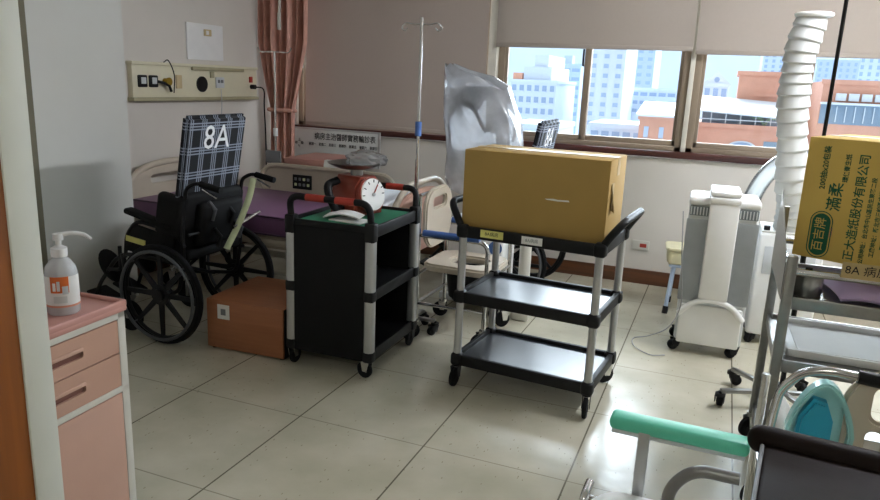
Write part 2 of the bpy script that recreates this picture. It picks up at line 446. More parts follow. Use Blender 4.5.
def caster(parent, x, y, zt, r=.05, ang=0., wheel=BLACKR, body=CHROME, w=.024, name='caster'):
    """swivel caster: fork as part, wheel as sub-part; wheel touches z = 0 of its thing"""
    ox, oy = -.025 * math.cos(ang), -.025 * math.sin(ang)
    f = MB(); cx, cy = x + ox, y + oy; px_, py_ = -math.sin(ang), math.cos(ang)
    f.cyl((x, y, zt), (x, y, r * 2 + .014), .011, n=12)
    f.cyl((x, y, r * 2 + .02), (x, y, r * 2 + .004), .024, n=16)
    for sg in (-1, 1):
        q = (w / 2 + .006) * sg
        f.prism([(-.026, .0), (.026, .0), (.014, -r - .012), (-.014, -r - .012)], .003,
                (x + px_ * q + ox * .5, y + py_ * q + oy * .5, r * 2 + .008), (math.cos(ang), math.sin(ang), 0), (0, 0, 1))
    fo = f.build(name, body, parent)
    t = MB(); t.lathe([(0, -w / 2), (r * .8, -w / 2), (r * .97, -w * .32), (r, 0), (r * .97, w * .32), (r * .8, w / 2), (0, w / 2)],
                      (cx, cy, r), n=24, rot=(PI / 2, 0, ang))
    t.cyl((cx - px_ * w * .6, cy - py_ * w * .6, r), (cx + px_ * w * .6, cy + py_ * w * .6, r), r * .35, n=12)
    t.build('wheel', wheel, fo)
    return fo

# ================================================================ SETTING
XL, YB, ZC, XR = -3.9, 5.6, 2.75, 3.1
struct('floor', MB().bb((-4.1, -2.2, -.1), (XR + .2, YB + .05, 0)), FLOOR)
struct('ceiling', MB().bb((-4.1, .6, ZC), (XR + .2, YB + .3, ZC + .1)), CEIL)
struct('wall_left', MB().bb((XL - .15, .8, 0), (XL, YB + .2, ZC)), WALL)
# white partition standing out from the left wall nearer the door
struct('wall_partition', MB().bb((XL, .86, 0), (-3.55, 3.5, ZC)), WHITEWALL)
struct('wall_right', MB().bb((XR, .8, 0), (XR + .15, YB + .2, ZC)), WALL)
# window wall: apron, head, piers
WB, WT, WX0, WX1 = 1.045, 2.5, XL + .25, 2.9
wb_ = MB()
wb_.bb((XL, YB, 0), (XR, YB + .18, WB - .05))
wb_.bb((XL, YB, WT), (XR, YB + .18, ZC))
wb_.bb((XL, YB, WB - .05), (WX0, YB + .18, WT)); wb_.bb((WX1, YB, WB - .05), (XR, YB + .18, WT))
struct('wall_back', wb_, WALL)
struct('baseboard_back', MB().bb((XL, YB - .014, 0), (XR, YB, .115), .004), BASEB)
struct('baseboard_left', MB().bb((XL, 3.5, 0), (XL + .014, YB, .115), .004), BASEB)
# sill and dark stool line under the windows
struct('trim_1', MB().bb((WX0 - .05, YB - .035, 1.005), (WX1 + .05, YB + .12, 1.055), .008), SILL)
# room front wall with the doorway the camera looks through, and the corridor behind
fw = MB()
fw.bb((XL, .60, 0), (-1.15, .785, ZC)); fw.bb((1.35, .60, 0), (XR, .825, ZC)); fw.bb((-1.15, .60, 2.25), (1.35, .825, ZC))
struct('wall_front', fw, WALL)
cw = MB(); cw.bb((-4.1, -2.2, 0), (XR + .2, -2.05, 2.6)); cw.bb((-4.1, -2.2, 0), (-4.0, .60, 2.6)); cw.bb((XR + .1, -2.2, 0), (XR + .2, .60, 2.6))
struct('wall_corridor', cw, WALL)
struct('ceiling_corridor', MB().bb((-4.1, -2.2, 2.6), (XR + .2, .60, 2.7)), CEIL)
# wooden lining, white jamb at the left of the doorway, olive strip on the partition
wl = MB(); wl.bb((-1.15, .36, 0), (-1.004, .738, 2.25)); wl.bb((-2.4, .36, 0), (-1.15, .598, 2.25)); struct('trim_2', wl, WOODDOOR)
jb = MB(); jb.bb((-1.15, .738, 0), (-1.0, .79, 2.25), .003); jb.bb((-1.0, .738, 2.2), (1.35, .79, 2.25), .003)
struct('door_1', jb, JAMBW)
struct('trim_5', MB().bb((-3.55, 2.66, 0), (-3.535, 2.825, ZC), .003), OLIVE)

# windows: bronze frames, sashes, glass
def window(n, x0, x1, mull):
    f = MB(); y0, y1 = YB + .02, YB + .11
    f.bb((x0, y0, WB), (x1, y1, WB + .045), .004); f.bb((x0, y0, WT - .05), (x1, y1, WT), .004)
    f.bb((x0, y0, WB), (x0 + .05, y1, WT), .004); f.bb((x1 - .05, y0, WB), (x1, y1, WT), .004)
    o = struct(f'window_{n}', f, ALU)
    xs = [x0 + .05] + mull + [x1 - .05]
    for i in range(len(xs) - 1):
        a, b = xs[i], xs[i + 1]; yy = YB + (.045 if i % 2 == 0 else .075)
        s = MB(); w = .026
        s.bb((a - w, yy - .014, WB + .045), (a + w, yy + .014, WT - .05), .004)
        s.bb((b - w, yy - .014, WB + .045), (b + w, yy + .014, WT - .05), .004)
        s.bb((a, yy - .014, WB + .045), (b, yy + .014, WB + .085), .003); s.bb((a, yy - .014, WT - .09), (b, yy + .014, WT - .05), .003)
        so = s.build('window_sash', ALU, o)
        MB().bb((a, yy - .003, WB + .08), (b, yy + .003, WT - .085)).build('window_glass', GLASS, so)
    return o
window(1, WX0, -1.82, [-2.75])
w2 = window(2, -1.76, -.29, [-1.045])
window(3, -.26, 1.24, [.50])
window(4, 1.28, WX1, [2.05])
# sash handle on the second window
MB().tube([(-1.075, YB + .025, 1.66), (-1.075, YB + .0, 1.66), (-1.075, YB + .0, 1.78)], .008, fil=.01).build('sash_handle', BLACKP, w2)
# cream vertical trim between blind and window
struct('trim_3', MB().bb((-1.835, YB - .03, 1.055), (-1.765, YB + .1, WT), .005), WFRAME)
struct('trim_4', MB().bb((-.292, YB - .004, 1.055), (-.258, YB + .1, WT), .004), WFRAME)

def blind(x0, x1, zb, m, label, y=YB - .05):
    t = thing('roller_blind', label, 'blind', ((x0 + x1) / 2, y, 0), 0, 'roller blinds along the window wall')
    h = (x1 - x0) / 2
    MB().grid(lambda u, v: Vector((-h + 2 * h * u, .004 * math.sin(v * 5 + u * 3), zb + (WT + .02 - zb) * v)), 12, 8, .0015).build('blind_cloth', m, t)
    MB().bb((-h, -.008, zb - .02), (h, .006, zb + .012), .005).build('bottom_bar', m, t)
    r = MB(); r.cyl((-h + .008, .0, WT + .06), (h - .008, .0, WT + .06), .04, n=20)
    for sx in (-h + .004, h - .004): r.box((sx, .03, WT + .06), (.006, .09, .09))
    r.build('roller', WHITE2, t)
    return t
blind(-3.53, -1.84, 1.085, BLIND_D, 'full-length taupe roller blind pulled down to the sill, behind the metal stand')
blind(-1.77, -.285, 1.80, BLIND, 'taupe roller blind half down, over the window behind the kraft box', YB - .045)
blind(-.265, .98, 1.78, BLIND, 'beige roller blind half down, behind the ribbed white duct')
blind(1.0, 2.85, 1.78, BLIND, 'beige roller blind half down at the far end of the window wall')

# ================================================================ OUTSIDE, the city beyond the glass
HAZE = [mat('hazed_concrete_far', 'b4c2d6', .9, var=.03, scale=.2), mat('hazed_white_tile_far', 'c6d0dc', .9, var=.03, scale=.2), mat('hazed_bluegrey_far', 'a9bfdb', .9, var=.04, scale=.1)]  # haze is painted into these far colours as a pale blue tint
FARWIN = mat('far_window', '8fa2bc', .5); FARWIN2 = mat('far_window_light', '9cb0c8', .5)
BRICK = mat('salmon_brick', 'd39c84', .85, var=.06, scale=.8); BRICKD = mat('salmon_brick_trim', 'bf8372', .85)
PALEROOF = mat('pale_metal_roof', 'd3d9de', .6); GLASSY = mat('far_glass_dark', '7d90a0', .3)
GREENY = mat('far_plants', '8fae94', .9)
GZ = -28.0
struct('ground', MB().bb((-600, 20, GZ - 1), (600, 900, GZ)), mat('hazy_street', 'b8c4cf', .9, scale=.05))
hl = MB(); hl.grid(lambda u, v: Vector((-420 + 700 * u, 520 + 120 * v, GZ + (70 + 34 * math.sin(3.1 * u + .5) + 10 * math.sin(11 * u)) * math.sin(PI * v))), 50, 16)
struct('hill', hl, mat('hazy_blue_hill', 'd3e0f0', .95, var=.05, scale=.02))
def city(name, label, p0, p1, Y, depth, m, rows, cols, wm, ww=.55, wh=.5, top=None, skip=0):
    """block whose front, seen from the room, spans the two points; one window object per opening"""
    a, b = at(*p0, Y), at(*p1, Y); x0, x1, zt = a.x, b.x, a.z
    t = thing(name, label, 'building', ((x0 + x1) / 2, Y, GZ), 0); h = (x1 - x0) / 2; H = zt - GZ
    w = MB(); w.bb((-h, 0, 0), (h, depth, H)); w.bb((-h - .2, -.2, H - .4), (h + .2, depth + .2, H + .25))
    w.build('wall', m, t)
    if rows:
        vis = H - (b.z - GZ); cw_, ch = 2 * h / cols, vis / rows; first = None
        for r in range(rows):
            for c in range(cols):
                if skip and (r * 7 + c * 3) % skip == 0: continue
                lx, lz = -h + (c + .5) * cw_, H - (r + .62) * ch
                if first is None:
                    g = MB(); g.bb((-cw_ * ww / 2, -.12, -ch * wh / 2), (cw_ * ww / 2, .05, ch * wh / 2))
                    g.bb((-cw_ * ww / 2 - .1, -.3, -ch * wh / 2 - .18), (cw_ * ww / 2 + .1, .02, -ch * wh / 2), mi=1)
                    first = g.build('window', [wm, m], t, (lx, 0, lz)); continue
                o = first.copy(); COL.objects.link(o); o.parent = t; o.location = (lx, 0, lz)
    if top: top(t, h, H, depth)
    return t
def stepped(t, h, H, d):
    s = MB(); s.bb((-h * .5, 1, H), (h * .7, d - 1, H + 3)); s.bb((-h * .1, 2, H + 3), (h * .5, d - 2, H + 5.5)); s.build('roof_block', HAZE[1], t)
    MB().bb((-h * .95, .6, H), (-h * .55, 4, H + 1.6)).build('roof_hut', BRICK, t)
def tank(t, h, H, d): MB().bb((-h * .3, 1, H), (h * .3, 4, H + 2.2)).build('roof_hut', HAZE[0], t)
def gable(t, h, H, d):
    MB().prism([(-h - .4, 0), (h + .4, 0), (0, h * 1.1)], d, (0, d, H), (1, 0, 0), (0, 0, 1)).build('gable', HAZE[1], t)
    MB().cyl((0, -.06, H + h * .4), (0, .1, H + h * .4), h * .22, n=20).build('round_window', FARWIN, t)
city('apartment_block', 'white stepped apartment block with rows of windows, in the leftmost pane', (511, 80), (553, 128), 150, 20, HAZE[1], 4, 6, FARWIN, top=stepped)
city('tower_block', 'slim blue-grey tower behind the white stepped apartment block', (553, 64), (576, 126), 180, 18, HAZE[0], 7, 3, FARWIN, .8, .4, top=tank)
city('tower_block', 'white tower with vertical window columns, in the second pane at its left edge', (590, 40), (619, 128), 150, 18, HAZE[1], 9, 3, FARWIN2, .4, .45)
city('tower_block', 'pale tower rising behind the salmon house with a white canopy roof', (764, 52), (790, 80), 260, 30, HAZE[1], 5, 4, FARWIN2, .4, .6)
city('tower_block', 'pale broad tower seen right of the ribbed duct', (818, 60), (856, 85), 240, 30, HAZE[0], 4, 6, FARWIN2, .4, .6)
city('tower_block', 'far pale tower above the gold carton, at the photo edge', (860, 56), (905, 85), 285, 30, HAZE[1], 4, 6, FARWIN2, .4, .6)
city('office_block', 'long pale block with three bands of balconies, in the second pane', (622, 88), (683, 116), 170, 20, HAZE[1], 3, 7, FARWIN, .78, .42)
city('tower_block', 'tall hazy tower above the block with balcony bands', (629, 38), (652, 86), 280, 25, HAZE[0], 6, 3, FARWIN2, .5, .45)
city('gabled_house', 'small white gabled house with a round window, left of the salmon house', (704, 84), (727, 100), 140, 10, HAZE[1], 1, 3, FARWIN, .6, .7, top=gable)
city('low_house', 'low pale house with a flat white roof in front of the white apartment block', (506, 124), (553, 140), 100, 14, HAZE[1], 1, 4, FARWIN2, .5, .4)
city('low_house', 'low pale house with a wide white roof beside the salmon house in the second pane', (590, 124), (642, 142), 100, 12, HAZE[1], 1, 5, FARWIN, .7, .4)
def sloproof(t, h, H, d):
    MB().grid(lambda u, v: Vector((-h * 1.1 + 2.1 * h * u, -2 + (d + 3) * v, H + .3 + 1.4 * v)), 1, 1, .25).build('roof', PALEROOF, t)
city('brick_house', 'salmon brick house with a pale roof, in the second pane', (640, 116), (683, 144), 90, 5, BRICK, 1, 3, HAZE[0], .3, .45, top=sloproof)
# the salmon building with veranda and canopy, in the third pane
Y0 = 95
a, b = at(692, 123, Y0), at(796, 152, Y0)
sb = thing('brick_building', 'salmon brick building with a veranda under a white canopy, in the third pane', 'building', ((a.x + b.x) / 2, Y0, GZ))
h = (b.x - a.x) / 2; H = a.z - GZ; zb = b.z - GZ; W2 = 2 * h; K = W2 / 110.0
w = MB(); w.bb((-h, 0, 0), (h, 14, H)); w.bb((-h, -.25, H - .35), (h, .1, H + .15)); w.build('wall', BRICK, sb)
ar = MB(); ax = -h + 55 * K
ar.prism([(-1.7, 0), (1.7, 0), (1.7, 1.2)] + [(1.7 * math.cos(q), 1.2 + .9 * math.sin(q)) for q in [PI * i / 10 for i in range(1, 10)]] + [(-1.7, 1.2)], .3, (ax, .05, zb - 1.2), (1, 0, 0), (0, 0, 1)); ao = ar.build('arched_window', PALEROOF, sb)
MB().prism([(-1.4, 0), (1.4, 0), (1.4, 1.1)] + [(1.4 * math.cos(q), 1.1 + .75 * math.sin(q)) for q in [PI * i / 10 for i in range(1, 10)]] + [(-1.4, 1.1)], .3, (ax, -.1, zb - 1.1), (1, 0, 0), (0, 0, 1)).build('pane', FARWIN, ao)
MB().bb((ax + 2.4, -.1, zb - 1), (h - .8, .05, zb + 1.0)).build('window', GLASSY, sb)
vz = H; vr = MB(); vr.bb((-h + 1, 3.0, vz), (h - 1, 9, vz + 1.75)); vr.build('veranda_room', GLASSY, sb)
for k in range(7): MB().bb((-h + .4 + k * (W2 - 2) / 6, .1, vz), (-h + .52 + k * (W2 - 2) / 6, .22, vz + 1.75)).build('post', PALEROOF, sb)
MB().grid(lambda u, v: Vector((-h - .3 + (W2 - 2.2) * u, -.8 + 9 * v, vz + 1.75 + 1.7 * v - .5 * u)), 6, 2, .18).build('canopy', PALEROOF, sb)
rl = MB(); rl.bb((-h, -.1, vz + .6), (h, 0, vz + .7)); rl.build('railing', PALEROOF, sb)
pl = MB()
for k in range(14):
    q = random.random() * 6.28; pl.tube([(2.2, 1, vz + .1), (2.2 + .6 * math.cos(q), 1 + .4 * math.sin(q), vz + .9 + .3 * random.random()), (2.2 + 1.5 * math.cos(q), 1 + .8 * math.sin(q), vz + 1.0)], .1, 4)
pl.build('plants', GREENY, sb)
ub = MB(); ux0 = -h + 44 * K
c3 = at(735, 73, Y0 + 9); uz = c3.z - GZ
ub.bb((ux0, 9, H), (h + .1, 20, uz)); ub.bb((ux0 - .3, 8.8, uz - .25), (h + .2, 20.2, uz + .3)); ub.bb((ux0 + 2, 8.8, uz - 2.9), (h + .1, 9.05, uz - 2.4)); ub.build('upper_wall', BRICK, sb)
MB().bb((ux0 + 2.3, 8.9, uz - 5.6), (ux0 + 3.6, 9.1, uz - 3.6)).build('window', FARWIN, sb)
# the salmon block in the fourth pane
a, b = at(824, 81, 90), at(900, 140, 90)
sc_ = thing('brick_building', 'salmon brick block with white air-conditioner units, right of the ribbed duct', 'building', ((a.x + b.x) / 2, 90, GZ))
h = (b.x - a.x) / 2; H = a.z - GZ; q = (a.z - b.z)
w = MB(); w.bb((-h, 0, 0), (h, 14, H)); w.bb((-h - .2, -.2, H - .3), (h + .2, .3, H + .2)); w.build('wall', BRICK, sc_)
MB().bb((-h * .98, -.15, H - q * .78), (h, .05, H - q * .40)).build('window', GLASSY, sc_)
MB().bb((-h, -1.6, H - q * .42), (h, .1, H - q * .38)).build('awning', PALEROOF, sc_)
for k in range(4): MB().box((-h * .55 + k * 1.25, -.5, H - q * .28), (1.0, .5, .8), .05).build('air_conditioner_unit', PALEROOF, sc_)
for k in range(6): MB().bb((-h * .6 + k * .9, -.3, H - q * .74), (-h * .6 + k * .9 + .09, -.2, H - q * .45)).build('railing_post', PALEROOF, sc_)

# ================================================================ ROOM, left side
# headwall service panel on the left wall
hw = thing('headwall_panel', 'long cream medical service panel on the left wall above the wheelchair', 'wall panel', (XL, 4.62, 1.41))
MB().bb((.0, -.76, -.115), (.045, .66, .115), .006).build('panel_body', CREAM, hw)
r = MB(); r.bb((.0, -.77, .112), (.06, .665, .135), .005); r.build('top_rail', CREAM, hw)
r = MB(); r.bb((.0, -.77, -.14), (.062, .665, -.112), .005); r.build('bottom_rail', OLIVED, hw)
r = MB(); r.bb((.044, -.17, .09), (.066, .46, .118), .004); r.build('lamp_strip', OLIVED, hw)
for yy in (-.672, -.568):
    o = MB().box((.05, yy, 0), (.016, .085, .085), .012).build('socket_plate', BLACKP, hw)
    MB().box((.062, yy, .004), (.006, .045, .045), .004).build('socket_face', GREYP, o)
k = MB(); k.cyl((.045, -.45, 0), (.08, -.45, 0), .024, n=16); k.cyl((.08, -.45, 0), (.09, -.45, 0), .03, n=16); k.build('gas_outlet', mat('brass', 'a98d35', .3, .8), hw)
MB().tube([(.06, -.54, 0), (.085, -.50, -.01), (.085, -.45, -.03), (.085, -.43, -.07)], .010).build('valve', BLACKP, hw)
MB().cyl((.045, -.054, -.015), (.056, -.054, -.015), .06, n=28).build('round_cover', BLACKP, hw)
MB().box((.05, -.31, .0), (.012, .06, .1), .004).build('switch_plate', mat('tan_plate', 'c9b58a', .5), hw)
o = MB().box((.05, .16, .0), (.012, .1, .085), .004).build('data_plate', GREYP, hw)
for dy in (-.02, .02): MB().box((.058, .16 + dy, .01), (.006, .022, .025)).build('data_port', MIDGREY, o)
MB().box((.05, .067, .06), (.012, .045, .05), .003).build('label_plate', OLIVED, hw)
MB().box((.05, .567, .03), (.014, .04, .05), .004).build('red_socket', RED, hw)
MB().tube(smooth([(.06, .16, -.05), (.07, .15, -.2), (.06, .13, -.42), (.06, .14, -.55)]), .003, 6).build('thin_cord', GREYP, hw)
MB().tube(smooth([(.05, -.46, .135), (.06, -.42, .15), (.09, -.40, .05), (.09, -.41, -.08)]), .004, 6).build('hanging_cable', BLACKP, hw)
cd = MB(); cd.cyl((.047, .575, -.03), (.09, .575, -.03), .02, n=14); cd.tube(smooth([(.08, .575, -.03), (.12, .65, -.05), (.09, .70, -.2), (.075, .735, -.5), (.07, .74, -.9)]), .006, 8)
tag(cd.build('power_cord', BLACKP, None, (XL, 4.62, 1.41)), 'black power cord hanging from the cream service panel beside the pink curtain', 'cord')
pb = thing('call_panel', 'white square wall plate with a small brass switch above the service panel', 'wall plate', (XL, 4.66, 1.72))
MB().bb((0, -.20, -.14), (.014, .22, .135), .004).build('plate', WHITE, pb)
o = MB().box((.018, .03, .07), (.01, .085, .05), .004).build('switch', mat('tan_plate', 'c9b58a', .5), pb)
MB().box((.024, .02, .07), (.005, .03, .03)).build('switch_key', WHITE, o)
# plate on window wall beside curtain
wp = thing('socket_box', 'tall grey socket plate on the window wall right of the pink curtain', 'wall plate', (-3.60, YB - .005, 1.66))
MB().box((0, -.05, 0), (.09, .02, .2), .005).build('plate', GREYP, wp)
for z in (-.05, .04): MB().box((0, -.062, z), (.04, .008, .03)).build('socket', MIDGREY, wp)
# pink curtain gathered in the corner
cu_ = thing('curtain', 'salmon pink curtain gathered in the corner beside the covered window', 'curtain', (-3.60, 5.34, 0))
def curt(u, v):
    z = .72 + 1.95 * v; w_ = .25 * (.42 + .58 * min(1, abs(v - .24) / .3) ** .8) if v > .1 else .18
    if v <= .24: w_ = .115
    ph = u * 2 * PI * 6
    return Vector(((u - .5) * 2 * w_ - .03 * (1 - v), .045 * math.sin(ph) * (.5 + .5 * v) - .02 * math.cos(ph * .5), z))
MB().grid(curt, 96, 30, .004).build('drape', CURT, cu_)
MB().tube([(-.16 + .13 * math.cos(q) + .12, .06 * math.sin(q), 1.19) for q in [2 * PI * i / 24 for i in range(24)]], .018, 8, True).build('tieback', CURT, cu_)
o = MB(); o.tube([(.02, -.075, 2.4), (.0, -.085, 1.98)], .012, 8); o.box((.0, -.085, 1.93), (.03, .02, .14), .006); o.build('pull_rod', WHITE2, cu_)
r = MB(); r.bb((-.3, -.02, 2.68), (.3, .02, 2.749), .005); r.build('curtain_rail', SILVER, cu_)
# sign board against the window wall
sg = thing('sign_board', 'pale grey notice board with a row of black Chinese characters, below the covered window', 'sign', (-3.24, YB - .05, .72))
MB().bb((-.46, -.012, 0), (.46, .008, .31), .004).build('board', SIGNG, sg)
f = MB(); f.bb((-.465, -.016, .305), (.465, .01, .318)); f.bb((.455, -.016, 0), (.467, .01, .318)); f.build('board_edge', SILVER, sg)
MB().bb((-.3, .008, .2), (.3, .035, .24)).build('bracket', SILVER, sg)
lettering('lettering', '病房主治醫師實務輪診表', .067, INK, sg, (.12, -.0135, .245), (1, 0, 0), (0, 0, 1), squeeze=.84, bold=.0007)
lettering('lettering', '星期一　星期二　星期三　星期四　星期五　星期六　星期日', .030, INK, sg, (.10, -.0135, .175), (1, 0, 0), (0, 0, 1), squeeze=.86, bold=.0004)
lettering('lettering', '上\n時　段\n午', .030, INK, sg, (-.35, -.0135, .175), (1, 0, 0), (0, 0, 1), bold=.0004)

# ---- hospital bed with purple mattress
bed = thing('hospital_bed', 'hospital bed with a bare purple mattress against the left wall', 'bed', (-2.75, 4.125, 0))
X0, X1, HY = -1.05, 1.02, .47
def matt(mb, x0, x1, y0, y1, z0, z1, bev): mb.bb((x0, y0, z0), (x1, y1, z1), bev, 3)
m_ = MB(); matt(m_, X0 + .06, X1 - .08, -HY, HY, .50, .62, .02); m_.build('mattress', [PURPLE], bed)
p_ = MB(); p_.tube([(X0 + .07, -HY, .618), (X1 - .09, -HY, .618)], .006, 6); p_.tube([(X0 + .07, -HY, .505), (X1 - .09, -HY, .505)], .006, 6); p_.build('mattress_piping', PURPLED, bed)
fr = MB()
for sy in (-1, 1): fr.bb((X0 + .05, sy * (HY - .03) - .02, .43), (X1 - .05, sy * (HY - .03) + .02, .475), .006)
fr.bb((X0 + .1, -HY + .04, .45), (X1 - .1, HY - .04, .498)); fr.build('bed_frame', BEIGE, bed)
fr = MB()
for sx in (X0 + .3, X1 - .3): fr.bb((sx - .03, -.34, .14), (sx + .03, .34, .19)); fr.bb((sx - .03, -.03, .18), (sx + .03, .03, .45))
fr.bb((X0 + .3, -.3, .14), (X1 - .3, -.25, .19)); fr.bb((X0 + .3, .25, .14), (X1 - .3, .3, .19)); fr.build('under_carriage', WHITE2, bed)
for sx in (X0 + .3, X1 - .3):
    for sy in (-.34, .34): caster(bed, sx, sy, .16, .055, .6)
def arch_panel(mb, y0, y1, z0, z1, x, t, slot=True):
    w = y1 - y0; hh = z1 - z0; po = []
    po = [(y0, z0), (y1, z0), (y1, z0 + hh * .62)] + [((y0 + y1) / 2 + w / 2 * math.cos(q), z0 + hh * .62 + hh * .38 * math.sin(q)) for q in [PI * i / 16 for i in range(1, 16)]] + [(y0, z0 + hh * .62)]
    ho = [rrect(w * .5, hh * .16, hh * .07, 4, (y0 + y1) / 2, z0 + hh * .75)] if slot else []
    mb.prism(po, t, (x, 0, 0), (0, 1, 0), (0, 0, 1), ho, .008)
o = MB(); arch_panel(o, -HY, HY, .42, .83, X0, .04); o.build('headboard', BEIGE, bed)
o = MB(); o.tube([(X0 + .02, -HY, .45), (X0 + .02, -HY - .005, .70), (X0 + .02, -HY * .6, .825), (X0 + .02, 0, .845), (X0 + .02, HY * .6, .825), (X0 + .02, HY + .005, .70), (X0 + .02, HY, .45)], .024, 10, fil=.16); o.build('headboard_rim', BEIGE, bed)
o = MB(); arch_panel(o, -HY + .02, HY - .02, .42, .83, X1 - .04, .035, False); o.build('footboard', PINK, bed)
o = MB(); o.tube([(X1 - .02, -HY, .40), (X1 - .02, -HY, .72), (X1 - .02, -HY * .55, .87), (X1 - .02, HY * .55, .87), (X1 - .02, HY, .72), (X1 - .02, HY, .40)], .02, 10, fil=.14); o.build('footboard_rim', BEIGE, bed)
# far side rail with a keypad
sr = MB(); sw = 1.10; x0 = X0 + .52
po = [(x0, .0), (x0 + sw - .1, 0)] + [(x0 + sw - .1 + .12 * math.cos(q), .118 + .118 * math.sin(q)) for q in [-PI / 2 + PI * i / 10 for i in range(1, 10)]] + [(x0 + sw - .12, .235), (x0 + .12, .235)] + [(x0 + .1 + .14 * math.cos(q), .118 + .118 * math.sin(q)) for q in [PI / 2 + PI * i / 10 for i in range(1, 10)]]
sr.prism(po, .035, (0, HY + .03, .58), (1, 0, 0), (0, 0, 1), bev=.008)
so = sr.build('side_rail', BEIGE, bed)
MB().tube([(px_, HY - .012, .58 + pz) for px_, pz in po], .018, 8, True).build('rail_rim', BEIGE, so)
kp = MB().box((x0 + .33, HY - .008, .70), (.17, .008, .11), .004).build('keypad', BLACKP, so)
for i in range(4):
    for j in range(2): MB().box((x0 + .275 + i * .037, HY - .014, .68 + j * .042), (.022, .006, .022), .003).build('key', MIDGREY if (i + j) % 3 else LIME, kp)
o = MB()
for dx in (.25, .85): o.bb((x0 + dx - .02, HY - .03, .43), (x0 + dx + .02, HY - .008, .60))
o.build('rail_bracket', STEEL, bed)
# infusion pole in the bed's corner socket
o = MB(); px_ = -.47; py_ = HY + .06
o.cyl((px_, py_ - .02, .44), (px_, py_ - .02, 1.66), .008, n=10); o.tube([(px_ - .15, py_ - .02, 1.69), (px_ - .13, py_ - .02, 1.655), (px_, py_ - .02, 1.66), (px_ + .13, py_ - .02, 1.655), (px_ + .15, py_ - .02, 1.69)], .005, 8, fil=.02)
o.box((px_, HY + .02, .45), (.05, .06, .05)); po_ = o.build('infusion_pole', CHROME, bed)
MB().cyl((px_, py_ - .02, 1.03), (px_, py_ - .02, 1.09), .018, n=14).build('clamp_knob', WHITE, po_)
MB().box((px_ - .01, py_ - .035, .87), (.14, .02, .1), .02).build('plug_plate', MIDGREY, po_)

# crumpled white plastic bag on the foot of the bed
def crumple(r, seed, n=40, amp=.3):
    rr = random.Random(seed); ks = [(Vector((rr.uniform(-1, 1), rr.uniform(-1, 1), rr.uniform(-1, 1))) * rr.uniform(2, 7), rr.uniform(0, 6.28)) for _ in range(7)]
    t = bmesh.new(); bmesh.ops.create_icosphere(t, subdivisions=4, radius=1)
    for v in t.verts:
        d = sum(abs(math.sin(k.dot(v.co) + p)) for k, p in ks) / 7
        q = v.co * (1 - amp + amp * 2 * d * .9); v.co = Vector((q.x * r[0], q.y * r[1], max(q.z, -.55) * r[2]))
    return t
mb = MB(); mb._merge(crumple((.24, .34, .11), 3)); 
bg = mb.build('plastic_bag', mat('crumpled_white_film', 'e2e5ea', .35, var=.03), None, (-2.05, 4.2, .68), None, 25)
tag(bg, 'crumpled white plastic bag with blue print lying on the foot of the bed', 'bag')
MB().box((.08, -.12, .088), (.1, .07, .004), rot=(.15, .12, .4)).build('blue_print', BLUEC, bg)

# ---- second bedside cabinet by the window wall
bc = thing('bedside_cabinet', 'low bedside cabinet with a pink top, behind the side rail of the bed', 'cabinet', (-3.02, 5.07, 0), .05)
MB().bb((-.24, -.26, .05), (.24, .24, .80), .008).build('body', BEIGE, bc)
MB().bb((-.25, -.27, .79), (.25, .25, .85), .015).build('top', PINKTOP, bc)
for i in range(2):
    o = MB().bb((-.22, -.272, .55 - i * .2), (.22, -.258, .72 - i * .2), .004).build('drawer', BEIGE, bc); MB().box((0, -.277, .66 - i * .2), (.12, .012, .025), .004).build('handle', PINKD, o)
o = MB().bb((-.22, -.272, .08), (.22, -.258, .33), .004).build('door', BEIGE, bc)
for sx in (-.2, .2):
    for sy in (-.2, .2): MB().cyl((sx, sy, 0), (sx, sy, .055), .02, n=12).build('foot', BLACKP, bc)
ps = MB(); ps.grid(lambda u, v: Vector((.12 + .14 * u, -.277 - .012 * math.sin(3 * v + 2 * u), .86 - .2 * v + .02 * u)) if v > .2 else Vector((.12 + .14 * u, -.28 + .06 * (1 - v / .2), .856)), 6, 12, .002)
pso = ps.build('paper_sheet', PAPER, None, (-3.02, 5.07, 0), (0, 0, .05)); tag(pso, 'white printed sheet hanging over the front edge of the pink cabinet top', 'paper')
MB().box((.19, -.293, .78), (.09, .004, .03)).build('blue_print', BLUEC, pso)

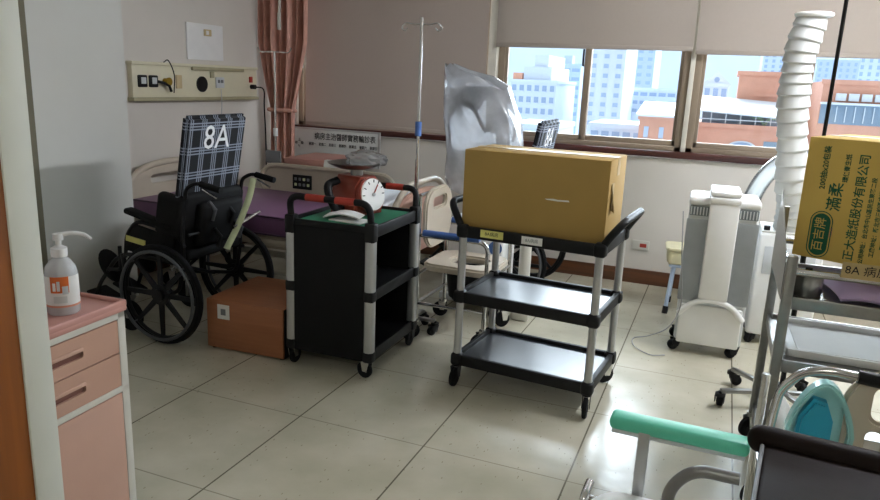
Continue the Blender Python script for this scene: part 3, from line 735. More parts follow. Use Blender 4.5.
# ================================================================ wheelchairs
def make_wheelchair(loc, label):
    t = thing('wheelchair', label, 'wheelchair', loc, 0, 'high-backed wheelchairs with plaid backrests')
    R, zc = .27, .285
    for sy in (-1, 1):
        y = sy * .325
        w = MB(); w.torus((0, y, zc), R, .016, n=48, m=8)
        wo = w.build('drive_wheel', BLACKR, t)
        w = MB(); w.torus((0, y, zc), R - .022, .011, n=48, m=8); w.cyl((0, y - .03, zc), (0, y + .03, zc), .035, n=20)
        w.cyl((0, y - .012, zc), (0, y + .012, zc), .06, n=20)
        w.build('rim', BLACKP, wo)
        for k in range(8):
            q = PI / 2 + 2 * PI * k / 8
            w = MB(); w.prism([(.03, -.016), (R - .02, -.010), (R - .02, .010), (.03, .016)], .014, (0, y + .007, zc), (math.cos(q), 0, math.sin(q)), (-math.sin(q), 0, math.cos(q)))
            w.build('spoke', BLACKP, wo)
        w = MB(); w.torus((0, y + sy * .038, zc), R - .02, .009, n=48, m=8)
        for k in range(4):
            q = PI / 4 + PI / 2 * k; w.cyl((math.cos(q) * (R - .025), y, zc + math.sin(q) * (R - .025)), (math.cos(q) * (R - .02), y + sy * .038, zc + math.sin(q) * (R - .02)), .005, n=8)
        w.build('hand_rim', DARKGREY, wo)
        y = sy * .25
        f = MB()
        f.tube([(.10, y, .76), (.10, y, .47), (.06, y, .285), (-.30, y, .24), (-.34, y, .46), (.12, y, .46)], .012, 10, fil=.05)
        f.tube([(-.32, y, .44), (-.30, y, .58), (-.22, y, .665), (.06, y, .63), (.11, y, .55)], .011, 10, fil=.05)
        f.cyl((0, y, zc), (0, sy * .3, zc), .014, n=12); f.tube([(-.34, y, .46), (-.31, y, .2)], .014, 10)
        f.build('side_frame', BLACKP, t)
        MB().box((-.12, y, .685), (.34, .065, .035), .014, rot=(0, .21, 0)).build('armrest', BLACKM, t)
        sk = MB(); sk.prism([(-.31, .49), (.04, .47), (.05, .60), (-.21, .645), (-.29, .56)], .012, (0, y + .006 + sy * .012, 0), (1, 0, 0), (0, 0, 1)); so_ = sk.build('skirt_guard', BLACKM, t)
        if sy < 0:
            MB().box((-.215, y - .022, .555), (.14, .003, .032), rot=(0, .12, 0)).build('yellow_label', YELLOW, so_)
        # leg rest
        f = MB(); f.tube([(-.33, y, .45), (-.45, sy * .2, .40), (-.62, sy * .17, .22), (-.66, sy * .17, .13)], .012, 10, fil=.06)
        f.tube([(-.36, y, .50), (-.36, y, .36), (-.46, y, .35)], .011, 8, fil=.03)
        lo = f.build('leg_rest', BLACKP, t)
        MB().ell((-.56, sy * .13, .33), (.035, .075, .11), rot=(0, -.55, 0)).build('calf_pad', BLACKM, lo)
        MB().box((-.66, sy * .10, .125), (.16, .15, .018), .008, rot=(0, .35, 0)).build('foot_plate', BLACKP, lo)
        caster_w = MB(); caster_w.lathe([(0, -.017), (.07, -.017), (.09, -.01), (.09, .01), (.07, .017), (0, .017)], (-.31, y, .09), 'Y', 28)
        cf = MB(); cf.bb((-.32, y - .028, .08), (-.30, y - .02, .22)); cf.bb((-.32, y + .02, .08), (-.30, y + .028, .22)); cf.bb((-.33, y - .028, .19), (-.29, y + .028, .215))
        co = cf.build('front_fork', STEEL, t); caster_w.build('front_wheel', BLACKR, co)
        # push handle and its grip
        h = MB(); h.tube([(.10, y * .96, .70), (.13, y * .96, .88), (.20, y * .96, .915), (.30, y * .96, .90)], .011, 10, fil=.03); ho = h.build('push_handle', BLACKP, t)
        MB().tube([(.23, y * .96, .912), (.36, y * .96, .89)], .018, 12).build('grip', BLACKM, ho)
        MB().tube([(.24, y * .96, .885), (.33, y * .96, .845)], .005, 8).build('brake_lever', CHROME, ho)
    f = MB()
    for sg_ in (-1, 1): f.tube([(-.1, -.24 * sg_, .26), (-.1, .24 * sg_, .45)], .010, 8); 
    f.tube([(.13, -.24, .62), (.13, .24, .62)], .010, 8); f.build('cross_brace', BLACKP, t)
    MB().box((-.10, 0, .495), (.44, .46, .06), .022, 3).build('seat', BLACKM, t)
    # backrest: black lower bag with a tall plaid panel above
    ang = math.atan2(.12, .66)
    b = MB(); b.box((.07, 0, .67), (.07, .50, .36), .03, 3, rot=(0, ang, 0)); b.box((.125, .02, .66), (.07, .36, .26), .03, 3, rot=(0, ang, 0)); b.box((.02, -.24, .72), (.18, .07, .24), .03, 3, rot=(0, ang, 0)); b.box((.02, .24, .72), (.18, .07, .24), .03, 3, rot=(0, ang, 0)); bo = b.build('back_sling', BLACKM, t)
    for k, (yy, zz, rr_) in enumerate(((-.1, .74, .03), (.06, .70, .035), (.13, .6, .03), (-.06, .58, .025))):
        MB().tube([(.16, yy, zz + .05), (.18, yy + .03, zz), (.165, yy + .02, zz - .06)], .012, 8).build('strap', BLACKP if k % 2 else DARKGREY, bo)
    pb_ = MB(); t2 = bmesh.new(); bmesh.ops.create_cube(t2, size=1); bmesh.ops.scale(t2, vec=(.05, .50, .50), verts=t2.verts)
    bmesh.ops.bevel(t2, geom=t2.edges[:], offset=.018, segments=3, affect='EDGES')
    pb_._merge(t2); 
    uvl = pb_.bm.loops.layers.uv.new('UVMap')
    for fc in pb_.bm.faces:
        for lp in fc.loops: lp[uvl].uv = (lp.vert.co.y + .25 + (lp.vert.co.x if abs(fc.normal.y) > .7 else 0), lp.vert.co.z + .25 + (lp.vert.co.x if abs(fc.normal.z) > .7 else 0))
    po2 = pb_.build('plaid_panel', PLAID, t, (.115, -.01, 1.02), (0, ang, 0))
    lettering('lettering', '8A', .19, WHITEINK, po2, (.0262, -.005, .125), (0, 1, 0), (0, 0, 1))
    s_ = MB(); s_.tube(smooth([(.30, .12, .91), (.29, .09, .80), (.27, .02, .66), (.24, -.06, .52)]), .022, 8, sx=.35); s_.build('lime_band', LIME, t)
    r_ = MB(); r_.tube([(.26, -.02, .64), (.28, .2, .70)], .009, 8); r_.build('lever_bar', CHROME, t)
    
    return t
wc = make_wheelchair((-2.78, 3.225, 0), 'wheelchair with a tall plaid backrest marked 8A, beside the terracotta box')
wc2 = copy_tree(wc); wc2.location = (-1.30, 4.94, 0)
wc2['label'] = 'wheelchair mostly hidden behind the kraft box, its plaid backrest top showing against the window'

# ================================================================ terracotta box stool
ob = thing('storage_box', 'low terracotta wooden box on the floor between wheelchair and black covered cart', 'box', (-2.275, 2.97, 0), .05)
MB().bb((-.245, 0, .012), (.235, .50, .29), .004).build('box_body', ORANGEBOX, ob)
MB().bb((.2352, .01, .012), (.24, .49, .285)).build('dark_end_panel', BLACKM, ob)
for sx in (-.22, .21):
    for sy in (.03, .46): MB().cyl((sx, sy, 0), (sx, sy, .014), .014, n=12).build('foot', BLACKP, ob)
o = MB().box((-.135, -.002, .225), (.075, .003, .082)).build('paper_label', PAPER, ob)
MB().box((-.135, -.004, .225), (.03, .002, .035)).build('printed_mark', MIDGREY, o)

# ================================================================ black covered cart (left)
cb = thing('covered_cart', 'black covered trolley with silver posts and red-striped handles, carrying the red scale', 'cart', (-1.765, 3.265, 0), .02)
cx_, cy_ = .225, .275
for sx in (-1, 1):
    for sy in (-1, 1):
        MB().box((sx * cx_, sy * cy_, .445), (.05, .05, .67), .014, 3).build('post', SILVER, cb)
        for z in (.12, .44, .765): MB().box((sx * cx_, sy * cy_, z), (.056, .056, .06 if z < .7 else .10), .012).build('corner_block', BLACKP, cb)
        caster(cb, sx * cx_, sy * cy_, .13, .045, .7 * sx + .9 * sy, body=CHROME if sy < 0 else BLACKP)
for z in (.12, .44, .765):
    s = MB(); s.bb((-cx_, -cy_, z - .022), (cx_, cy_, z + .008), .006); s.bb((-cx_, -cy_ - .015, z - .03), (cx_, -cy_, z + .03), .004); s.bb((-cx_, cy_, z - .03), (cx_, cy_ + .015, z + .03), .004)
    s.bb((-cx_ - .015, -cy_, z - .03), (-cx_, cy_, z + .03), .004); s.bb((cx_, -cy_, z - .03), (cx_ + .015, cy_, z + .03), .004); s.build('shelf', BLACKP, cb)
MB().bb((-cx_ + .024, -cy_ - .019, .095), (cx_ - .024, -cy_ - .012, .765), .002).build('front_panel', BLACKM, cb)
MB().bb((-cx_ + .02, cy_ - .004, .13), (cx_ - .02, cy_ + .006, .75), .003).build('rear_panel', BLACKM, cb)
MB().bb((-cx_ - .006, -cy_ + .02, .13), (-cx_ + .004, cy_ - .02, .75), .003).build('side_panel', BLACKM, cb)
MB().bb((-cx_ + .02, -cy_ + .02, .773), (cx_ - .02, cy_ - .02, .783), .002).build('green_mat', GREEN, cb)
for sy in (-1, 1):
    y = sy * cy_; h = MB()
    pts = fillet([Vector(p) for p in ((-cx_, y, .79), (-cx_, y + sy * .02, .91), (cx_, y + sy * .02, .91), (cx_, y, .79))], .06)
    h.tube(pts, .017, 12); ho = h.build('handle', BLACKP, cb)
    for a_, b_ in ((-.125, -.02), (.04, .145)): MB().tube([(a_, y + sy * .02, .91), (b_, y + sy * .02, .91)], .0185, 12).build('red_grip', RED, ho)
# papers on the green mat
for k, (dx, dy, rz, lab) in enumerate(((-.02, -.12, .25, 'topmost bent white leaflet in front of the red scale on the green mat'), (.03, -.14, -.1, 'white leaflet lying flat under another one on the green mat'))):
    o = MB(); o.grid(lambda u, v: Vector(((u - .5) * .19, (v - .5) * .12, .006 + .02 * (1 - k) * math.sin(PI * u) + .004)), 10, 4, .006)
    tag(o.build('leaflet', PAPER, None, (-1.765 + dx + .02, 3.265 + dy - .01, .781 + .012 * (1 - k)), (0, 0, rz)), lab, 'paper', 'leaflets on the black covered cart')
# dial scale
sc2 = thing('dial_scale', 'red kitchen scale with a white dial and steel pan on the green mat', 'scale', (-1.80, 3.33, .785), 1.3); sc2.scale = (1.12, 1.12, 1.08)
b_ = MB(); b_.prism([(-.10, 0), (.10, 0), (.085, .15), (.05, .19), (-.05, .19), (-.085, .15)], .17, (0, .085, 0), (1, 0, 0), (0, 0, 1), bev=.012)
b_.build('scale_body', SCALER, sc2)
o = MB(); o.cyl((0, -.08, .10), (0, -.105, .105), .088, n=36, bev=.004); o.build('dial_rim', SCALER, sc2)
d_ = MB(); d_.cyl((0, -.10, .105), (0, -.111, .107), .078, n=36); do = d_.build('dial_face', PAPER, sc2)
for k in range(12):
    q = 2 * PI * k / 12; MB().box((math.sin(q) * .066, -.112, .107 + math.cos(q) * .066), (.004, .003, .014), rot=(0, q, 0)).build('tick_mark', INK, do)
MB().box((.012, -.113, .127), (.005, .003, .06), rot=(0, .5, 0)).build('needle', RED, do)
MB().cyl((0, -.11, .107), (0, -.117, .107), .009, n=12).build('hub_knob', SILVER, do)
o = MB(); o.cyl((0, 0, .185), (0, 0, .225), .03, n=16); o.build('stem', STEEL, sc2)
o = MB(); o.lathe([(0, .222), (.09, .225), (.15, .25), (.155, .255), (.145, .252), (.09, .231), (0, .228)], n=30, sc=(1, .8, 1)); o.build('weighing_pan', STEEL, sc2)
o = MB(); o.tube(smooth([(-.095, .03, .17), (-.15, .04, .14), (-.15, .0, .05), (-.10, .0, .03)]), .02, 10); o.build('side_handle', BLACKP, sc2)
mb = MB(); mb._merge(crumple((.11, .08, .05), 11)); tag(mb.build('plastic_wrap', clear_material('wrap_film', 'f4f4f4', 1.5, .35, .15), None, (-1.76, 3.36, 1.072), None, 25), 'crumpled clear plastic wrap lying in the pan of the red scale', 'wrap')

# ================================================================ free-standing infusion stand before the bed foot
def iv_stand(x, y, zt, label, m, legs, angs, hook=True, collar=None, ring=.012):
    t = thing('infusion_stand', label, 'stand', (x, y, 0))
    o = MB(); o.cyl((0, 0, .09), (0, 0, zt * .58), ring, n=14); o.cyl((0, 0, zt * .55), (0, 0, zt), ring * .72, n=12); o.build('pole', m, t)
    if hook:
        o = MB()
        for sx in (-1, 1): o.tube(smooth([(0, 0, zt - .01), (sx * .05, 0, zt - .012), (sx * .095, 0, zt - .005), (sx * .12, 0, zt - .03), (sx * .10, 0, zt - .045), (sx * .085, 0, zt - .03)]), .005, 8)
        o.cyl((0, 0, zt - .02), (0, 0, zt + .025), .011, n=12); o.build('hook', m, t)
    if collar: MB().cyl((0, 0, zt * .655), (0, 0, zt * .70), .019, n=14).build('collar', collar, t)
    o = MB(); o.cyl((0, 0, .075), (0, 0, .13), .028, n=16); o.build('base_hub', m, t)
    for a_ in angs:
        c, s = math.cos(a_), math.sin(a_)
        o = MB(); o.box((c * legs / 2, s * legs / 2, .088), (legs, .03, .02), .004, rot=(0, 0, a_)); o.build('leg', STEEL, t)
        caster(t, c * legs, s * legs, .085, .028, a_ + 1, body=BLACKP, w=.03)
    return t
iv_stand(-1.63, 3.745, 1.81, 'chrome infusion stand with two hooks, between the black carts', CHROME, .15, [-1.2, .05, 1.5, 2.6, 3.9], collar=BLUEC, ring=.0125)

# ================================================================ commode chairs
def commode(loc, rz, label, arm_m, back=True, seat=True, w=.46):
    t = thing('commode_chair', label, 'chair', loc, rz, None)
    hw = w / 2
    for sy in (-1, 1):
        y = sy * hw; f = MB()
        f.tube([(.22, y, .12), (.22, y, .63), (-.20, y, .63)], .0125, 12, fil=.06); f.tube([(-.20, y, .10), (-.20, y, .86)], .0125, 12)
        f.tube([(-.20, y, .22), (.22, y, .22)], .010, 10); f.build('side_frame', CHROME, t)
        MB().tube([(-.17, y, .645), (.17, y, .645)], .02, 12).build('armrest', arm_m, t)
        for sx in (-.2, .22): caster(t, sx, y, .13, .05, .5 + sx, body=CHROME)
    for x_, z_ in ((-.20, .40), (.22, .40), (-.20, .22), (-.20, .86)): MB().tube([(x_, -hw, z_), (x_, hw, z_)], .011, 10).build('cross_rail', CHROME, t)
    if seat:
        s = MB(); s.prism(rrect(.44, w - .04, .09), .045, (0.02, 0, .415), (1, 0, 0), (0, 1, 0), [rrect(.22, .19, .08, cx=.02)], .012); s.build('seat', BEIGE, t)
        MB().lathe([(0, .22), (.10, .22), (.13, .40), (.14, .405), (.12, .24), (0, .235)], (.04, 0, 0)).build('bucket', BLACKP, t)
    if back:
        b = MB(); b.prism(rrect(w - .05, .36, .13, 8, 0, .71), .03, (-.195, 0, 0), (0, 1, 0), (0, 0, 1), [rrect(w * .45, .06, .028, 5, 0, .80)], .01); b.build('backrest', BEIGE, t)
    return t
commode((-1.36, 3.875, 0), 0, 'chrome commode chair with blue armrests and beige seat, left of the kraft box', BLUE)

# ================================================================ wrapped machine behind the kraft box
md = thing('medical_machine', 'white wheeled machine with a grey arched head, under clear plastic beside the window', 'machine', (-1.46, 4.36, 0))
MB().bb((-.18, -.16, .08), (.26, .16, .13), .01).build('base', GREYP, md)
for sx in (-.14, .22):
    for sy in (-.13, .13): caster(md, sx, sy, .1, .03, .4, body=BLACKP)
MB().bb((-.17, -.14, .13), (.24, .15, .62), .02, 3).build('cabinet', WHITE, md)
o = MB().cyl((.19, -.141, .47), (.19, -.146, .47), .045, n=24).build('blue_disc', BLUEC, md)
MB().bb((-.08, -.05, .6), (.08, .08, 1.1), .02).build('column', WHITE2, md)
MB().bb((-.2, -.1, .85), (.16, .1, 1.12), .04, 3).build('head_box', WHITE, md)
o = MB(); o.tube(fillet([Vector(p) for p in ((-.16, 0, 1.05), (-.18, 0, 1.42), (.12, 0, 1.44), (.16, 0, 1.1))], .1), .045, 12, sx=.9); o.build('arched_head', DARKGREY, md)
o = MB(); o.box((-.08, -.02, 1.40), (.18, .1, .12), .03, 3, rot=(0, .3, 0)); o.box((.1, 0, 1.30), (.12, .1, .22), .03, 3); o.build('grey_pad', MIDGREY, md)
o = MB(); o.tube(smooth([(-.13, -.11, 1.0), (-.15, -.14, 1.25), (-.05, -.15, 1.38), (.08, -.13, 1.2)]), .012, 8); o.build('hose', BLACKP, md)
pc = thing('machine_side_post', 'white post with a square foot beside the wheel of the hidden wheelchair', 'post', (-1.09, 4.30, 0))
MB().cyl((0, 0, .12), (0, 0, .62), .038, n=20).build('post_tube', WHITE2, pc); MB().box((0, 0, .2), (.12, .1, .08), .012).build('post_block', GREYP, pc); MB().box((0, 0, .06), (.12, .12, .12), .015).build('post_foot', WHITE2, pc)
# plastic cover
prof = [(.80, -1.64, -1.20, .15), (.90, -1.68, -1.18, .17), (1.02, -1.67, -1.17, .18), (1.15, -1.67, -1.18, .19), (1.28, -1.70, -1.21, .19), (1.38, -1.70, -1.25, .18), (1.47, -1.705, -1.29, .15), (1.53, -1.715, -1.40, .11), (1.565, -1.72, -1.56, .06), (1.60, -1.725, -1.66, .02)]
cv = MB(); t = bmesh.new(); rings = []; N = 64; rr = random.Random(5)
kf = [(rr.uniform(3, 11), rr.uniform(0, 6.28), rr.uniform(4, 14)) for _ in range(6)]
zs = []
for i in range(len(prof) - 1):
    for j in range(6):
        a_, b_ = prof[i], prof[i + 1]; q = j / 6; zs.append(tuple(a_[k] * (1 - q) + b_[k] * q for k in range(4)))
zs.append(prof[-1])
for z, xa, xb, dy in zs:
    ring = []
    for k in range(N):
        a_ = 2 * PI * k / N; c, s = math.cos(a_), math.sin(a_)
        fx = math.copysign(abs(c) ** .75, c); fy = math.copysign(abs(s) ** .75, s)
        w_ = 1 + .035 * sum(abs(math.sin(f1 * a_ / 2 + p1 + z * f2)) - .6 for f1, p1, f2 in kf) / 2
        ring.append(t.verts.new(((xa + xb) / 2 + (xb - xa) / 2 * fx * w_, 4.36 + dy * fy * w_, z + .012 * math.sin(5 * a_ + 9 * z))))
    rings.append(ring)
for A, B in zip(rings, rings[1:]):
    for k in range(N): t.faces.new((A[k], A[(k + 1) % N], B[(k + 1) % N], B[k]))
t.faces.new(rings[-1]); bmesh.ops.recalc_face_normals(t, faces=t.faces); cv._merge(t)
tag(cv.build('plastic_cover', FILM, None, None, None, 25), 'clear plastic bag draped over the white machine, peaked at its top left', 'bag')

# ================================================================ utility cart with the kraft box
ca = thing('utility_cart', 'black three-shelf utility cart with silver posts carrying a large kraft box', 'cart', (-.758, 3.335, 0), -.085)
ux, uy = .335, .222
for sx in (-1, 1):
    for sy in (-1, 1):
        MB().cyl((sx * ux, sy * uy, .1), (sx * ux, sy * uy, .82), .019, n=18).build('post', SILVER, ca)
        caster(ca, sx * ux, sy * uy, .12, .05, 1.57 if sx < 0 else (.6 if sy > 0 else 1.75), body=BLACKP if sy < 0 else CHROME)
for nm, z in (('shelf', .14), ('shelf', .47), ('shelf', .80)):
    s = MB(); L = .026
    s.bb((-ux, -uy, z - .012), (ux, uy, z + .006))
    for sy in (-1, 1): s.bb((-ux - .012, sy * (uy + .006) - .012, z - .03), (ux + .012, sy * (uy + .006) + .012, z + L), .005, mi=1)
    for sx in (-1, 1): s.bb((sx * (ux + .006) - .012, -uy - .012, z - .03), (sx * (ux + .006) + .012, uy + .012, z + L), .005, mi=1)
    for sx in (-1, 1):
        for sy in (-1, 1): s.box((sx * ux, sy * uy, z), (.058, .058, .066), .016, 3, mi=1)
    s.build(nm, [TRAY, BLACKP], ca)
for sx in (-1, 1):
    h = MB(); h.tube(fillet([Vector(p) for p in ((sx * ux, -uy, .80), (sx * (ux + .035), -uy, .86), (sx * (ux + .085), -uy + .03, .93), (sx * (ux + .085), uy - .03, .93), (sx * (ux + .035), uy, .86), (sx * ux, uy, .80))], .05), .018, 12)
    h.build('handle', BLACKP, ca)
o = MB().box((-.18, -uy - .0195, .803), (.115, .003, .036)).build('yellow_label', YELLOW, ca); lettering('lettering', '8A病房', .022, INK, o, (-.18, -uy - .0213, .803), (1, 0, 0), (0, 0, 1))
o = MB().box((.02, -uy - .0195, .800), (.10, .003, .036)).build('white_label', PAPER, ca); lettering('lettering', '8A病房', .020, MIDGREY, o, (.02, -uy - .0213, .800), (1, 0, 0), (0, 0, 1))
# kraft box
kb = thing('cardboard_box', 'large plain kraft cardboard box on top of the black utility cart', 'box', (-.772, 3.315, .807), -.05)
bx, by, bh = .345, .185, .385
MB().bb((-bx, -by, 0), (bx, by, bh), .004).build('carton', CARD, kb)
o = MB(); o.bb((-bx, -.003, bh), (bx, .003, bh + .002)); o.build('flap_seam', CARDIN, kb)
MB().bb((-bx + .002, -.03, bh + .0005), (bx - .002, .03, bh + .0025)).build('tape_strip', TAPE, kb)
MB().bb((bx, -.03, bh - .08), (bx + .001, .03, bh)).build('tape_end', TAPE, kb)
s = MB(); s.prism([(-.06, 0), (-.02, .004), (.0, .001), (.05, .003), (.055, -.004), (0, -.006), (-.05, -.004)], .002, (.12, -by + .0005, .19), (1, 0, 0), (0, 0, 1)); s.build('scuff_mark', PAPER, kb)
s = MB(); s.grid(lambda u, v: Vector((bx + .003 + .02 * v * (1 - u), -by + .05 + .05 * u, .28 - .13 * v)), 3, 5, .002); s.build('torn_flap', CARDIN, kb)

# ================================================================ right: air purifier, portable air conditioner
ap = thing('air_purifier', 'tall grey and white air purifier on casters below the window', 'air purifier', (.05, 4.33, 0), .03)
MB().bb((-.185, -.14, .07), (.185, .16, .88), .02, 3).build('body', GREYP, ap)
MB().bb((-.17, -.155, .06), (.17, -.13, .30), .012).build('lower_skirt', WHITE, ap)
o = MB(); o.tube(smooth([(-.175, -.16, .24), (-.10, -.165, .315), (0, -.168, .34), (.10, -.165, .315), (.175, -.16, .24)]), .016, 10); o.build('arched_trim', WHITE, ap)
for sx in (-1, 1):
    g = MB(); g.bb((sx * .135 - .055, -.147, .32), (sx * .135 + .055, -.139, .80), .003)
    for k in range(14): g.bb((sx * .135 - .052 + k * .0078, -.15, .33), (sx * .135 - .0500 + k * .0078, -.146, .79))
    g.build('intake_grille', GRILLE, ap)
    v = MB(); v.bb((sx * .13 - .05, -.152, .82), (sx * .13 + .05, -.139, .875), .003); vo = v.build('vent', VENT, ap)
    s = MB()
    for k in range(6): s.bb((sx * .13 - .046 + k * .0165, -.1545, .825), (sx * .13 - .040 + k * .0165, -.151, .87))
    s.build('vent_slats', GREYP, vo)
    c = MB(); c.bb((sx * .115 - .075, -.155, .875), (sx * .115 + .075, .165, .925), .022, 3); c.build('top_cap', WHITE, ap)
c = MB(); c.bb((-.078, -.185, .345), (.078, .12, .905), .012); c.build('centre_column', WHITE, ap)
c = MB(); c.bb((-.082, -.19, .90), (.082, .165, .935), .008); c.bb((-.08, -.18, .94), (.08, .16, .965), .008); c.build('column_cap', WHITE, ap)
for sx in (-.16, .16):
    for sy in (-.11, .13): caster(ap, sx, sy, .09, .03, .3, body=BLACKP, w=.036)
cb_ = MB(); cb_.tube(smooth([(-.16, 4.165, .84), (-.135, 4.155, .55), (-.11, 4.16, .30), (-.16, 4.12, .16), (-.27, 4.20, .06), (-.36, 4.25, .012), (-.34, 4.12, .008), (-.24, 4.02, .008), (-.16, 4.05, .01)]), .0035, 6)
tag(cb_.build('cable', mat('grey_cable', '9a9a9a', .5)), 'thin grey cable trailing from the air purifier across the floor tiles', 'cable')
ac = thing('air_conditioner', 'white portable air conditioner beside the purifier, feeding the tall ribbed duct', 'air conditioner', (.44, 4.72, 0))
MB().bb((-.17, -.18, .06), (.19, .18, .70), .02, 3).build('body', WHITE, ac)
o = MB(); o.bb((-.13, -.186, .45), (.15, -.176, .62), .004); ao = o.build('front_grille', GREYP, ac)
MB().bb((-.16, -.17, .698), (.18, .17, .71), .005).build('top_panel', WHITE2, ac)
MB().cyl((-.13, -.13, .70), (-.13, -.13, .735), .018, n=14).build('knob', BLACKP, ac)
for sx in (-.13, .15):
    for sy in (-.14, .14): caster(ac, sx, sy, .08, .028, .9, body=BLACKP, w=.03)
path = smooth([(.43, 4.66, .72), (.43, 4.62, .85), (.40, 4.58, .98), (.375, 4.56, 1.2), (.345, 4.54, 1.42), (.335, 4.53, 1.6), (.34, 4.52, 1.75), (.372, 4.52, 1.93)], 40)
hs = MB(); nrib = 19
def rad(u):
    q = (u * nrib) % 1.0
    return .077 + .013 * (1 - q) * min(1, q * 8) + .003 * math.sin(u * 23)
hs.tube(path, rad, 28)
hs.build('duct', DUCT, ac)
MB().torus((.377 - .44, 4.52 - 4.72 - 4.72 * 0, 1.935), .088, .012, 'Z', 28, 8).build('duct_ring', WHITE, ac)
# duct is authored in world coordinates
for ch in ac.children:
    if ch.name.startswith('duct') and not ch.name.startswith('duct_ring'): ch.location = (-.44, -4.72, 0)
ct = MB(); ct.tube(smooth([(.20, 4.95, .55), (.205, 4.95, .78), (.27, 4.93, .98), (.38, 4.93, 1.10), (.55, 4.94, 1.14)]), .055, 16)
ct.cyl((.20, 4.95, 0), (.20, 4.95, .56), .045, n=20)
tag(ct.build('clear_tube', CLEARP), 'curved clear plastic tube rising behind the air purifier', 'tube')

# cream basin on a folding stool behind the purifier
st = thing('folding_stool', 'pale blue metal stool half hidden behind the air purifier', 'stool', (-.10, 5.05, 0))
for sx in (-1, 1):
    f = MB(); f.tube([(sx * .13, -.15, .0), (sx * .11, -.08, .33)], .014, 10); f.tube([(sx * .13, .15, 0), (sx * .11, .08, .33)], .014, 10); f.tube([(sx * .125, -.13, .12), (sx * .125, .13, .12)], .009, 8); f.build('leg_frame', mat('pale_blue_enamel', 'b9c8dd', .4), st)
    for sy in (-1, 1): MB().cyl((sx * .13, sy * .15, 0), (sx * .127, sy * .14, .05), .019, n=12).build('foot', BLACKP, st)
MB().bb((-.14, -.13, .325), (.14, .13, .345), .008).build('seat', mat('pale_blue_enamel', 'b9c8dd', .4), st)
bs = MB(); bs.prism(rrect(.26, .24, .03), .10, (0, 0, 0), (1, 0, 0), (0, 1, 0), bev=.012); bs.prism(rrect(.29, .27, .035), .018, (0, 0, .095), (1, 0, 0), (0, 1, 0), bev=.006)
tag(bs.build('storage_bin', mat('cream_bin_plastic', 'd8cfa8', .5), None, (-.135, 5.04, .346), (0, 0, .1)), 'cream lidded plastic bin on the pale blue stool', 'bin')
# low wall socket
so = thing('wall_socket', 'white wall socket with a red insert above the brown baseboard', 'socket', (-.50, YB, .31))
MB().box((0, -.006, 0), (.13, .012, .075), .004).build('plate', WHITE2, so); MB().box((.02, -.014, 0), (.05, .006, .03), .002).build('red_insert', RED, so)

# black infusion stand behind the steel cart
iv_stand(.415, 3.60, 2.25, 'tall black infusion stand rising behind the gold carton', BLACKP, .30, [PI + .42, PI - .75, 1.2, .2, -1.0], hook=True, ring=.012)

# ================================================================ stainless steel cart with the gold carton
sx0, sx1, sy0, sy1 = .275, .98, 2.66, 3.24
sc_t = thing('steel_cart', 'stainless steel instrument cart with a guard rail, under the gold carton', 'cart', ((sx0 + sx1) / 2, (sy0 + sy1) / 2, 0))
hx, hy = (sx1 - sx0) / 2, (sy1 - sy0) / 2
for sx in (-1, 1):
    for sy in (-1, 1):
        p = MB(); p.box((sx * hx, sy * hy, .525 if sy < 0 else .57), (.034, .034, .87 if sy < 0 else .96), .003); p.build('post', STEEL, sc_t)
        caster(sc_t, sx * hx, sy * hy, .12, .045, .8, body=STEEL)
for z in (.14, .565, .80):
    d = MB(); d.bb((-hx, -hy, z - .015), (hx, hy, z)); d.bb((-hx, -hy - .006, z - .03), (hx, -hy + .006, z + .015), .002); d.bb((-hx, hy - .006, z - .03), (hx, hy + .006, z + .015), .002)
    d.bb((-hx - .006, -hy, z - .03), (-hx + .006, hy, z + .015), .002); d.bb((hx - .006, -hy, z - .03), (hx + .006, hy, z + .015), .002); d.build('shelf', STEEL, sc_t)
r = MB(); r.tube([(-hx, -hy, .905), (hx, -hy, .905)], .013, 12); r.tube([(-hx, hy, .905), (hx, hy, .905)], .013, 12); r.tube([(hx, -hy, .905), (hx, hy, .905)], .013, 12); r.tube([(-hx, -hy, .905), (-hx, hy, .905)], .013, 12); r.build('guard_rail', CHROME, sc_t)
s = MB(); s.prism([(-hy, .80), (hy, .80), (hy, 1.12), (-hy + .02, .95)], .003, (-hx - .02, 0, 0), (0, 1, 0), (0, 0, 1)); s.build('side_panel', STEEL, sc_t)
# tray and things on it
tr = thing('document_tray', 'shallow white plastic tray on the middle shelf of the steel cart', 'tray', (.56, 2.97, .566))
t_ = MB(); t_.bb((-.25, -.22, 0), (.25, .20, .006), .002)
for a_, b_ in (((-.25, -.22), (.25, -.21)), ((-.25, .19), (.25, .20)), ((-.25, -.22), (-.24, .20)), ((.24, -.22), (.25, .20))): t_.bb((a_[0], a_[1], 0), (b_[0], b_[1], .028), .003)
t_.build('tray_shell', WHITE, tr)
tag(MB().box((.54, 2.965, .576), (.38, .30, .004), rot=(0, 0, .04)).build('paper_pad', PAPER), 'sheaf of white paper lying in the shallow tray on the steel cart', 'paper')
kt = thing('steel_canister', 'round stainless steel canister on the top shelf of the steel cart', 'canister', (.345, 2.78, .801))
MB().lathe([(0, 0), (.05, 0), (.052, .01), (.052, .075), (.047, .082), (0, .085)], n=28).build('can_body', STEEL, kt); MB().cyl((0, 0, .083), (0, 0, .098), .012, n=12).build('lid_knob', BLACKP, kt)
lv = MB(); lv.grid(lambda u, v: Vector(((u - .5) * .36, (v - .5) * .34, .012 + .045 * math.sin(PI * u) ** .5 * math.sin(PI * v) ** .5 + .006 * math.sin(9 * u + 5 * v))), 20, 16, .01)
tag(lv.build('folded_cloth', LAV, None, (.60, 2.90, .806), (0, 0, .15)), 'folded lavender cloth on the top shelf below the gold carton', 'cloth')
